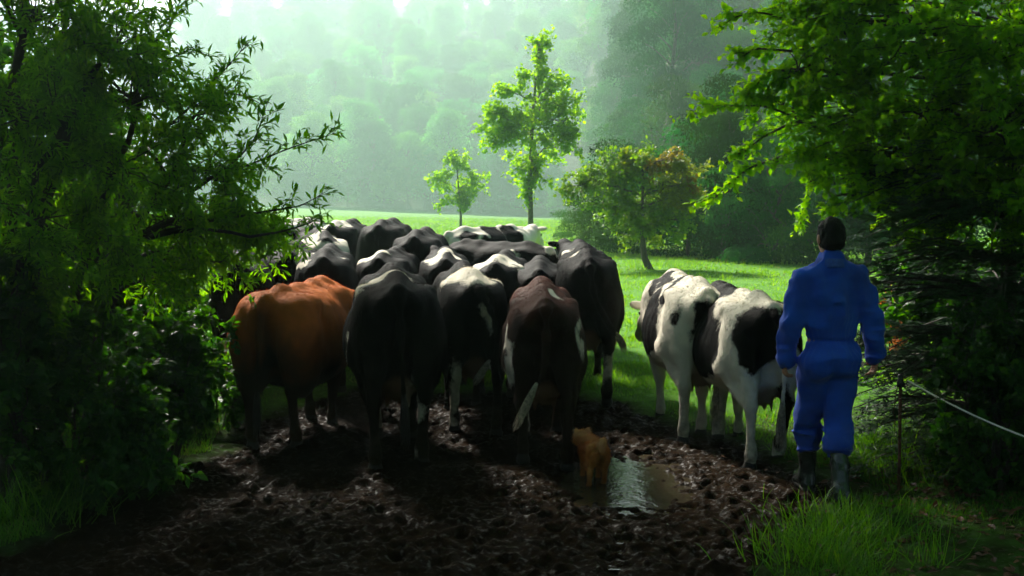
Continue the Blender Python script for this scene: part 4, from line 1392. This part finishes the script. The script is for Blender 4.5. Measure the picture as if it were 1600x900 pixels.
    rear = [
        ('a', 503, 10.7, -6, .98, 'black cow with an orange ear tag right behind the brown bull', -1, [(W, (-.2, -.62, 1.28), (.04, .08, .04)), (W, (.15, -.55, 1.22), (.03, .06, .04))], [(0, 'ear_tag')]),
        ('b', 588, 11.5, 4, .93, 'black cow with a small white spot on its back behind the large black cow', -1, [(W, (-.12, -.5, 1.40), (.12, .12, .04)), (W, (-.1, .0, 1.42), (.06, .1, .05))], []),
        ('c', 695, 11.1, -3, .95, 'dark cow with white flecks along its back just beyond the large black cow', -1, [(W, (-.1, -.6, 1.36), (.07, .1, .07)), (W, (.12, -.25, 1.42), (.12, .07, .05)), (W, (.02, .2, 1.42), (.10, .08, .05))], []),
        ('a', 772, 10.6, 5, .955, 'black cow with a broad white saddle behind the cow with the curled tail', -1, [(W, (.02, -.42, 1.42), (.30, .20, .08)), (W, (.24, -.42, 1.30), (.07, .14, .10)), (W, (-.2, -.5, 1.34), (.1, .1, .06))], []),
        ('b', 842, 10.5, 2, .92, 'plain black cow half hidden behind the reddish black cow', -1, [], []),
        ('c', 915, 12.7, 0, .93, 'black cow with a white hip mark just ahead of the one at the right edge', -1, [(W, (-.24, -.45, 1.30), (.12, .16, .10))], []),
        ('b', 862, 13.3, -58, .93, 'long black cow standing crosswise with a white curve on its rump', -1, [(W, (.20, -.72, 1.18), (.06, .12, .22)), (W, (-.26, -.36, 1.26), (.08, .12, .09)), (W, (.05, -.78, 1.36), (.1, .1, .05))], []),
        ('c', 698, 15.4, 42, 1.0, 'white cow with black stripes facing right at the back of the herd', 1, [(K, (-.05, -.72, 1.05), (.12, .2, .22)), (K, (-.2, -.5, 1.22), (.05, .2, .16)), (K, (.32, -.28, 1.0), (.14, .2, .40)), (K, (.1, .05, 1.2), (.4, .16, .3)), (K, (.3, .35, .95), (.2, .3, .25)), (K, (.10, -.12, 1.34), (.26, .11, .2)), (K, (.14, -.62, 1.22), (.10, .13, .2)), (K, (.16, .36, 1.30), (.2, .12, .2)), (K, (-.12, -.5, 1.38), (.06, .16, .1)), (K, (.18, -.66, 1.1), (.05, .12, .12))], []),
        ('a', 645, 12.9, 2, 1.03, 'plain black cow just below the grey black one at the back', -1, [], []),
        ('b', 590, 15.8, 3, 1.06, 'round rumped grey black cow at the back of the herd against the meadow', -1, [], []),
        ('c', 510, 12.8, -14, 1.04, 'black cow with a large white blaze across its back under the willow tips', -1, [(W, (-.04, -.62, 1.24), (.22, .22, .10)), (W, (-.18, -.35, 1.38), (.10, .25, .06)), (W, (.18, -.38, 1.38), (.10, .14, .06)), (W, (.08, -.80, 1.12), (.10, .1, .10))], []),
        ('a', 516, 16.5, 6, 1.05, 'dark cow with a white crest on its back at the far left of the herd', -1, [(W, (-.1, -.4, 1.42), (.2, .25, .05)), (W, (-.26, -.3, 1.3), (.06, .15, .08))], []),
        ('b', 452, 11.4, -8, .98, 'black cow with white marks half hidden by willow leaves above the brown bull', -1, [(W, (.1, -.6, 1.34), (.04, .2, .06)), (W, (.24, -.5, 1.2), (.04, .12, .12)), (W, (-.2, -.7, 1.0), (.06, .1, .06))], []),
        ('c', 372, 10.4, -10, .95, 'black cow with white shanks behind the hawthorn at the left end of the herd', -1, [(W, (.2, -.68, .25), (.14, .3, .25)), (W, (-.2, -.68, .25), (.12, .3, .25))], []),
        ('a', 433, 21.0, 20, 1.05, 'far cow with a white back glimpsed above the willow leaves', 1, [(K, (.3, 0, 1.0), (.25, .4, .3)), (K, (-.1, -.8, 1.0), (.2, .2, .3)), (K, (-.3, .1, 1.0), (.2, .4, .35))], []),
    ]
    for v, px, Y, th, s, lab, base, lst, tg in rear:
        lst = [(sg, c, tuple(1.45 * q for q in r)) for sg, c, r in lst] if base < 0 else [(sg, c, tuple(1.15 * q for q in r)) for sg, c, r in lst]
        cow('rear_' + v, px, Y, th, s, lab, 'coat_black', base, lst, kw=G[v], res=.024, tags=tg)


herd()


# ------------------------------------------------------------------ the man
def cloth_mat():
    m, t, b, out = mat_new('blue_cotton')
    n = noise_tex(t, 5, 4); n2 = noise_tex(t, 240, 2)
    r = ramp(t, n, [(0.3, (0.006, 0.042, 0.36)), (0.7, (0.018, 0.10, 0.64))])
    c = mixc(t, math_n(t, 'MULTIPLY', attr(t, 'dirt').outputs['Fac'], noise_tex(t, 12, 4)), r.outputs[0], (0.03, 0.025, 0.02))
    t.links.new(c, b.inputs['Base Color'])
    b.inputs['Roughness'].default_value = 0.8
    b.inputs['Specular IOR Level'].default_value = 0.2
    b.inputs['Sheen Weight'].default_value = 0.15
    bump(t, n2, 0.3, 0.002, b)
    return m


def man():
    Y = 7.0
    x = gx(1299, Y)
    # pose, local: faces +y, x right, z up
    LA = [(-.172, -.005, 1.440), (-.238, .0, 1.18), (-.262, .045, .945), (-.266, .055, .885)]       # left shoulder, elbow, wrist
    RA = [(.172, -.005, 1.440), (.255, -.03, 1.19), (.300, .01, .960), (.304, .018, .905)]
    LL = [(-.080, 0, .93), (-.075, .16, .52), (-.050, .24, .11)]
    RL = [(.080, 0, .93), (.066, .01, .52), (.018, -.22, .125)]
    # --- body: one skin with head, neck, trunk, limbs and hands
    B = Solid((-.42, -.26, .02), (.44, .32, 1.84), .0068)
    B.ell((0, .01, 1.33), (.155, .095, .20), .05); B.ell((0, .01, 1.03), (.14, .095, .16), .05)
    B.cone((0, -.005, 1.45), (0, .015, 1.60), .066, .060, .04)
    B.ell((0, .02, 1.70), (.076, .096, .110), .02)
    B.ell((0, .055, 1.645), (.055, .060, .062), .03)
    B.ell((0, .115, 1.675), (.014, .022, .026), .012)                 # nose
    B.ell((0, .104, 1.632), (.026, .012, .010), .008)                 # mouth
    B.ell((0, .100, 1.712), (.055, .018, .014), .015)                 # brow
    for s in (-1, 1):
        B.ell((s * .080, .005, 1.685), (.012, .022, .034), .008)      # ears
    for A in (LA, RA):
        B.chain([np.array(A[0]), np.array(A[1]), np.array(A[2])], [.055, .042, .030], .02)
    for L in (LL, RL):
        B.chain([np.array(L[0]), np.array(L[1]), np.array(L[2])], [.085, .055, .04], .03)
    for A, s in ((LA, -1), (RA, 1)):
        w_ = np.array(A[2]); h = np.array(A[3])
        dn = (h - w_) / np.linalg.norm(h - w_)
        side = np.array([0, 1.0, 0]); side -= dn * side.dot(dn); side /= np.linalg.norm(side)      # index side faces forward
        inn = np.cross(side, dn) * (1 if np.cross(side, dn)[0] * s < 0 else -1)                     # palm side
        pc = w_ + dn * .055
        B.cone(w_, pc, .026, .030, .01)
        R = np.stack([side, inn, dn], 1)
        B.ell(pc + dn * .01, (.040, .016, .050), .012, R)
        for f, (o, L_, cur) in enumerate([(.030, .072, .55), (.010, .080, .75), (-.011, .074, .85), (-.030, .058, .95)]):
            a = pc + dn * .045 + side * o
            b1 = a + (dn * math.cos(cur * .5) + inn * math.sin(cur * .5)) * L_ * .45
            b2 = b1 + (dn * math.cos(cur * 1.3) + inn * math.sin(cur * 1.3)) * L_ * .33
            b3 = b2 + (dn * math.cos(cur * 2.0) + inn * math.sin(cur * 2.0)) * L_ * .26
            B.chain([a, b1, b2, b3], [.0105, .0095, .0085, .0075], .004)
        t0 = w_ + dn * .03 + side * .028 + inn * .006
        t1 = t0 + (dn * .75 + side * .45 + inn * .35) * .040
        t2 = t1 + (dn * .95 + inn * .35) * .032
        B.chain([t0, t1, t2], [.014, .0115, .009], .008)
    V, Q = B.surface()
    skin = plain('skin', (0.46, 0.22, 0.14), .55, .35, 40, .15)
    o = link('person', mesh_np('person', V, Q, True, mats=[skin]))
    o.location = (x, Y, tz(x, Y) - .025)
    o.rotation_euler = (0, 0, math.radians(3))
    o.scale = (1.015,) * 3
    tag(o, 'man in blue coveralls and dark rubber boots walking behind the herd', 'person')
    for s in (-1, 1): ball('eye', (s * .031, .100, 1.692), .013, M['eye'], o)
    # --- hair
    H = Solid((-.13, -.14, 1.58), (.13, .17, 1.86), .006)
    H.ell((0, .012, 1.715), (.087, .103, .112), .02)
    H.ell((0, -.035, 1.66), (.070, .062, .062), .03)
    Xg, Yg, Zg = H.ax[0][:, None, None], H.ax[1][None, :, None], H.ax[2][None, None, :]
    face = np.maximum(np.maximum(Yg - .045 - 0 * Zg, -(Zg - 1.755) * 1.0 + 0 * Yg) * 0 + np.minimum(Yg - .03, 1.765 - Zg), (1.615 - Zg))
    H.D = np.maximum(H.D, face.astype(np.float32) + 0 * Xg.astype(np.float32))
    H.shell_noise(lambda P: .0055 * vnoise(P * np.array([1, 1, .55]), .018, 3) + .003 * vnoise(P, .009, 4), .03)
    V, Q = H.surface()
    link('hair', mesh_np('hair', V, Q, True, mats=[plain('hair', (0.006, 0.005, 0.004), .65, .2, 120, .5, bmp=.6, bd=.004)]), o)
    # --- coveralls
    C = Solid((-.46, -.30, .26), (.48, .34, 1.62), .0085)
    C.ell((0, 0, 1.37), (.185, .125, .16), .06); C.ell((0, -.005, 1.22), (.180, .122, .20), .06); C.ell((0, 0, 1.05), (.158, .112, .12), .05)
    C.ell((0, -.02, .93), (.178, .130, .14), .05)
    for s in (-1, 1):
        C.ell((s * .10, -.01, 1.475), (.10, .070, .045), .06, Quaternion((0, 1, 0), s * .42))
        C.ell((s * .085, -.065, .90), (.085, .075, .10), .04)
    C.cone((0, -.005, 1.47), (0, .012, 1.555), .085, .078, .03)
    for A in (LA, RA):
        a, b_, c_ = (np.array(q) for q in A[:3])
        C.chain([a, a * .5 + b_ * .5, b_, b_ * .5 + c_ * .5, c_ + (c_ - b_) * .12], [.068, .064, .058, .054, .055], .04)
    for L, cut in ((LL, .36), (RL, .38)):
        a, b_, c_ = (np.array(q) for q in L)
        cuff = b_ + (c_ - b_) * ((b_[2] - cut) / (b_[2] - c_[2]))
        C.chain([a + np.array([0, 0, -.02]), a * .5 + b_ * .5, b_, cuff], [.106, .090, .076, .080], .02)
    def folds(P):
        x_, y_, z_ = P[:, 0], P[:, 1], P[:, 2]
        ph = np.arctan2(x_, -y_)
        torso = (np.abs(x_) < .20)
        pleat = .0065 * np.sin(ph * 26 + 2 * vnoise(P, .1, 2)) * (np.exp(-((z_ - 1.03) / .05) ** 2) * .8 + np.exp(-((z_ - 1.12) / .10) ** 2) * .8 + np.exp(-((z_ - .93) / .07) ** 2) * .8) * torso
        belt = -.016 * np.exp(-((z_ - 1.045) / .016) ** 2) * torso
        long_ = .014 * vnoise(P * np.array([1, 1, .32]), .055, 5) * np.clip((z_ - 1.05) * 5, 0, 1)
        knee = .016 * (1 - 2 * np.abs(vnoise(P * np.array([.5, .5, 1]), .055, 6))) * np.clip((.62 - z_) * 6, 0, 1)
        arm = .010 * (1 - 2 * np.abs(vnoise(P * np.array([.6, .6, 1]), .06, 7))) * (np.abs(x_) > .2)
        gen = .012 * (1 - 2 * np.abs(vnoise(P * np.array([1, 1, .7]), .12, 8))) + .005 * vnoise(P, .05, 9)
        seat = .008 * (1 - 2 * np.abs(vnoise(P + np.abs(P[:, :1]) * np.array([[0, 0, .8]]), .07, 10))) * np.exp(-((z_ - .80) / .07) ** 2)
        return pleat + belt + long_ + knee + arm + gen + seat
    C.shell_noise(folds, .06)
    V, Q = C.surface()
    link('coveralls', mesh_np('coveralls', V, Q, True, {'dirt': np.clip((.62 - V[:, 2]) * 2.0, 0, .7)}, [cloth_mat()]), o)
    # collar: a folded band round the neck
    Kc = Solid((-.15, -.16, 1.48), (.15, .17, 1.64), .006)
    Kc.D = np.full(tuple(Kc.n), 1., np.float32)
    for i in range(28):
        a = PI * .12 + i / 27 * (2 * PI - PI * .24) + PI / 2
        c = np.array([math.cos(a) * .082, .004 + math.sin(a) * .086, 1.558])
        Kc.cone(c, c + np.array([math.cos(a) * .018, math.sin(a) * .018, -.045]), .008, .008, .008)
    V, Q = Kc.surface()
    link('collar', mesh_np('collar', V, Q, True, {'dirt': np.zeros(len(V))}, [plain('collar_cotton', (0.05, 0.10, 0.42), .8, .2, 60, .2)]), o)
    # --- boots
    rub = plain('boot_rubber', (0.030, 0.036, 0.032), .22, .5, 18, .5, bmp=.1)
    for L, pitch in ((LL, -.04), (RL, .28)):
        b_, c_ = np.array(L[1]), np.array(L[2])
        K = Solid((c_[0] - .12, c_[1] - .26, .0), (c_[0] + .16, c_[1] + .36, .50), .0075)
        top = b_ + (c_ - b_) * ((b_[2] - .41) / (b_[2] - c_[2]))
        ank = c_ + np.array([0, 0, -.01])
        K.chain([top, top * .5 + ank * .5, ank], [.058, .057, .052], .02)
        fd = np.array([.04 if c_[0] < .05 else .1, math.cos(pitch), -math.sin(pitch)])
        heel = ank + np.array([0, -.03, -.045]); ball_ = ank + fd * .14 + np.array([0, 0, -.05]); toe = ank + fd * .20 + np.array([0, 0, -.048])
        for q in (heel, ball_, toe): q[2] = max(q[2], .042)
        K.chain([ank, heel], [.052, .046], .02); K.chain([ank, ball_, toe], [.055, .048, .040], .03); K.cone(heel, ball_, .042, .045, .02)
        sole = Solid(K.lo, K.ax and (K.ax[0][-1], K.ax[1][-1], K.ax[2][-1]), .0075)
        K.shell_noise(lambda P: .004 * vnoise(P, .05, 3) * (P[:, 2] > .12), .03)
        K.cut_above(.40); K.cut_below(.004)
        V, Q = K.surface()
        bo = link('boot', mesh_np('boot', V, Q, True, mats=[rub]), o)
        S = Solid(K.lo, (K.ax[0][-1], K.ax[1][-1], K.ax[2][-1]), .0075)
        S.cone(heel + np.array([0, -.006, -.03]), heel + np.array([0, .03, -.03]), .047, .044, .01)
        S.cone(ball_ + np.array([0, -.03, -.03]), toe + np.array([0, 0, -.028]), .052, .042, .01)
        S.cone(heel + np.array([0, 0, -.03]), ball_ + np.array([0, 0, -.03]), .040, .045, .01)
        mz = min(heel[2], ball_[2]) - .018
        S.cut_above(mz); S.cut_below(max(mz - .024, 0.001))
        V, Q = S.surface()
        if len(V): link('sole', mesh_np('sole', V, Q, True, mats=[M['hoof']]), bo)


man()


# ------------------------------------------------------------------ the dog
def dog():
    Y = 7.52
    x = gx(931, Y)
    B = Solid((-.2, -.32, 0), (.2, .42, .52), .0075)
    B.ell((0, -.02, .275), (.085, .18, .080), .04); B.ell((0, .11, .275), (.085, .10, .095), .04); B.ell((0, -.12, .285), (.090, .095, .088), .04)
    for s in (-1, 1):
        B.ell((s * .055, -.12, .215), (.040, .060, .070), .03)
        q = .035 * s
        B.chain([(s * .060, -.11, .20), (s * .066, -.165 + q, .125), (s * .066, -.145 + q, .04), (s * .066, -.120 + q, .018)], [.036, .020, .015, .020], .012)
        B.chain([(s * .055, .13, .23), (s * .058, .125 - q, .12), (s * .058, .13 - q, .03), (s * .058, .148 - q, .018)], [.036, .020, .016, .020], .012)
    B.cone((0, .16, .30), (-.04, .23, .330), .066, .055, .04)
    B.ell((-.055, .25, .340), (.058, .060, .054), .03)
    B.cone((-.07, .28, .325), (-.095, .335, .305), .030, .020, .02)
    for s in (-1, 1):
        B.ell((-.055 + s * .050, .235 + s * .012, .392), (.018, .014, .030), .012)
    B.chain([(0, -.19, .32), (.01, -.23, .365), (.03, -.215, .405), (.045, -.17, .40)], [.024, .022, .018, .013], .02)
    B.cut_below(0.0)
    V, Q = B.surface()
    m, t, b, out = mat_new('dog_coat')
    n = noise_tex(t, 22, 4)
    r = ramp(t, n, [(0.3, (0.46, 0.14, 0.025)), (0.7, (0.80, 0.34, 0.09))])
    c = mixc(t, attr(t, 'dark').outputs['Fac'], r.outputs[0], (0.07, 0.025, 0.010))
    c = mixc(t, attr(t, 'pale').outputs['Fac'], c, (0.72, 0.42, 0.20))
    t.links.new(c, b.inputs['Base Color'])
    b.inputs['Roughness'].default_value = .7
    b.inputs['Specular IOR Level'].default_value = .15

    def at_(P):
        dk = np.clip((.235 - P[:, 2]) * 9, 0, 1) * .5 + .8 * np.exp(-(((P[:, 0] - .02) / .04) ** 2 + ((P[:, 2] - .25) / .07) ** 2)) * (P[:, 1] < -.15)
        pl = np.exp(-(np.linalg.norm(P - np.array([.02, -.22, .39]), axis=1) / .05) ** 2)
        pl = np.maximum(pl, .55 * np.clip((P[:, 2] - .315) * 14, 0, 1))  # upper back lightened too: sunlight on it put into the fur colour
        return np.clip(dk, 0, 1), np.clip(pl, 0, 1)
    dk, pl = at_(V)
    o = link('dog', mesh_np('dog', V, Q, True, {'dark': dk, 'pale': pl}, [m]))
    o.location = (x, Y + .12, tz(x, Y) - .052)
    o.scale = (.88, .88, .84)
    o.rotation_euler = (0, 0, math.radians(6))
    tag(o, 'small shaggy orange dog with a curled tail trotting through the puddle', 'dog')
    # shaggy hair: thousands of tapered locks lying back along the body
    rs = RS(9)
    tri = np.concatenate([Q[:, [0, 1, 2]], Q[:, [0, 2, 3]]])
    a, b_, c_ = V[tri[:, 0]], V[tri[:, 1]], V[tri[:, 2]]
    nr = np.cross(b_ - a, c_ - a); ar = np.linalg.norm(nr, axis=1); nr = nr / (ar[:, None] + 1e-12)
    k = rs.choice(len(tri), 15000, p=ar / ar.sum())
    u, v = rs.uniform(0, 1, (2, len(k))); fl = u + v > 1; u[fl], v[fl] = 1 - u[fl], 1 - v[fl]
    p = a[k] + (b_[k] - a[k]) * u[:, None] + (c_[k] - a[k]) * v[:, None]
    n_ = nr[k]
    d = n_ * .55 + np.array([0, -.55, -.5]) + rand_dirs(rs, len(k)) * .35
    d /= np.linalg.norm(d, axis=1)[:, None]
    L = .036 * rs.uniform(.5, 1.3, len(k)) * np.clip((p[:, 2] - .10) * 6, .22, 1)
    sd = np.cross(d, n_); sd /= np.linalg.norm(sd, axis=1)[:, None] + 1e-9
    w_ = .0022
    P0, P1 = p - sd * w_ - n_ * .002, p + sd * w_ - n_ * .002
    Pm = p + d * L[:, None] * .6 + n_ * .002
    P2, P3 = Pm - sd * w_ * .6, Pm + sd * w_ * .6
    P4 = p + d * L[:, None] + np.array([0, 0, -.005])
    VV = np.stack([P0, P1, P2, P3, P4], 1).reshape(-1, 3)
    i = np.arange(len(k))[:, None] * 5
    T3 = np.concatenate([i + np.array([[0, 1, 3]]), i + np.array([[0, 3, 2]]), i + np.array([[2, 3, 4]])])
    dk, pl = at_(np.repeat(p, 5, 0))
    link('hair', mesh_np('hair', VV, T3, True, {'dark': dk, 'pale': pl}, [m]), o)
    for s in (-1, 1): ball('eye', (-.07 + s * .03, .302, .355), .010, M['eye'], o)


dog()


# ------------------------------------------------------------------ electric fence
def fence():
    rust = bark_mat('rusty_iron', (0.045, 0.02, 0.011), (0.14, 0.06, 0.03), 40)
    blk = plain('black_plastic', (0.012, 0.012, 0.012), .4, .5, 30, .3)
    ropem = plain('white_poly_rope', (0.72, 0.70, 0.64), .6, .3, 120, .25, bmp=.5)
    tops = []
    for (x, y, dz, lab) in [(gx(1413, 7.15), 7.15, 0, 'thin rusty iron fence post with a black insulator right of the man'), (gx(1413, 7.15) + 1.25, 4.9, -.28, 'second thin rusty fence post further along the rope, outside the picture')]:
        r = empty('fence_post', (x, y, tz(x, y) + dz))
        tag(r, lab, 'fence post', 'posts of the electric fence')
        T = Tubes()
        T.add([(0, 0, -.12), (.004, 0, .2), (0, .002, .5), (-.003, 0, .76)], [.011, .0105, .0105, .010], 10)
        T.build('rod', rust, r)
        I = Tubes()
        I.add([(-.003, 0, .695), (-.003, 0, .705), (-.003, 0, .735), (-.003, 0, .745), (-.003, 0, .775), (-.003, 0, .785)], [.014, .024, .024, .017, .020, .012], 12)
        I.add([(-.003, -.01, .72), (.03, -.014, .725), (.045, -.014, .74), (.04, -.014, .755)], [.006, .006, .006, .005], 8)
        I.build('insulator', blk, r)
        tops.append(np.array([x + .04, y - .014, tz(x, y) + dz + .745]))
        W_ = Tubes()
        W_.add(curve((-.02, .01, .70), (-.028, .012, .40), (-.012, 0, 0), 8, rnd, .002), [.003] * 8, 5)
        W_.build('loose_wire', rust, r)
    a, b = tops
    n = 90
    t = np.linspace(0, 1, n)
    base = a + (b - a) * t[:, None] + np.array([0, 0, -.18])[None] * (4 * t * (1 - t))[:, None]
    d = (b - a) / np.linalg.norm(b - a); s = np.cross(d, (0, 0, 1.)); u = np.cross(s, d)
    T = Tubes()
    for k in range(3):
        tt = np.linspace(0, 1, 420)
        bb = np.stack([np.interp(tt, t, base[:, j]) for j in range(3)], -1)
        ph = tt * 2.6 * 2 * PI * 22 + k * 2 * PI / 3
        T.add(bb + .0032 * (np.cos(ph)[:, None] * s + np.sin(ph)[:, None] * u), [.0034] * 420, 5)
    for q in (10, 34, 58):
        T.add([base[q] + u * .004, base[q] - u * .01 + s * .01, base[q] - u * .022], [.006, .007, .003], 6)
    o = T.build('fence_rope', ropem)
    tag(o, 'white twisted electric fence rope sloping down to the right from the post', 'fence rope')


fence()


# taller wild plants and stones round the verge
def tall_grass(name, px, Y, n, l, wd, label, seed, mat='grass'):
    x = gx(px, Y)
    base = np.array([x, Y, tz(x, Y) - .02])
    rs = RS(seed)
    L = Leaves('blade')
    pos = np.stack([rs.normal(0, wd, n), rs.normal(0, wd, n), np.zeros(n)], -1)
    d = np.stack([rs.normal(0, .33, n), rs.normal(0, .33, n), np.ones(n)], -1) + pos * np.array([1.2, 1.2, 0])
    L.add(pos, d, np.stack([rs.normal(0, 1, n), rs.normal(0, 1, n), np.full(n, .1)], -1), l * rs.uniform(.5, 1.2, n), .006 * rs.uniform(.7, 1.4, n), np.clip(rs.normal(.5, .25, n), 0, 1))
    o = L.build(name, M[mat])
    o.location = tuple(base)
    tag(o, kind='stuff')


tall_grass('grass_tuft', 1335, 6.25, 520, .19, .20, 'lush tuft of long bright grass in front of the boots of the man', 301)
tall_grass('grass_tuft', 1285, 5.75, 380, .20, .15, 'tuft of long grass on the mud edge at the bottom of the lane', 302)
tall_grass('grass_tuft', 1470, 5.6, 30, .34, .06, 'few broad grass blades standing up near the bottom right corner', 303)
tall_grass('grass_tuft', 40, 6.6, 380, .36, .22, 'long yellowish grass tuft at the left edge below the nettles', 304)
tall_grass('grass_tuft', 1380, 8.3, 420, .34, .22, 'tuft of tall grass between the man and the fence post', 305)
tall_grass('grass_tuft', 1450, 7.6, 300, .32, .2, 'tuft of dark grass just right of the fence post', 306)

# ------------------------------------------------------------------ haze
def haze():
    x0, x1, y0, y1, z0, z1 = -930, 930, -160, 1180, -8, 190
    V = [(x, y, z) for x in (x0, x1) for y in (y0, y1) for z in (z0, z1)]
    Fc = [(0, 1, 3, 2), (4, 6, 7, 5), (0, 4, 5, 1), (2, 3, 7, 6), (0, 2, 6, 4), (1, 5, 7, 3)]
    me = bpy.data.meshes.new('haze')
    me.from_pydata(V, [], Fc)
    m = bpy.data.materials.new('haze')
    m.use_nodes = True
    t = m.node_tree
    t.nodes.remove(t.nodes['Principled BSDF'])
    v = t.nodes.new('ShaderNodeVolumePrincipled')
    v.inputs['Color'].default_value = (*HAZE_COLOR, 1)
    v.inputs['Density'].default_value = HAZE_DENSITY
    v.inputs['Anisotropy'].default_value = HAZE_G
    t.links.new(v.outputs[0], t.nodes['Material Output'].inputs['Volume'])
    me.materials.append(m)
    tag(link('haze', me), kind='stuff')


haze()
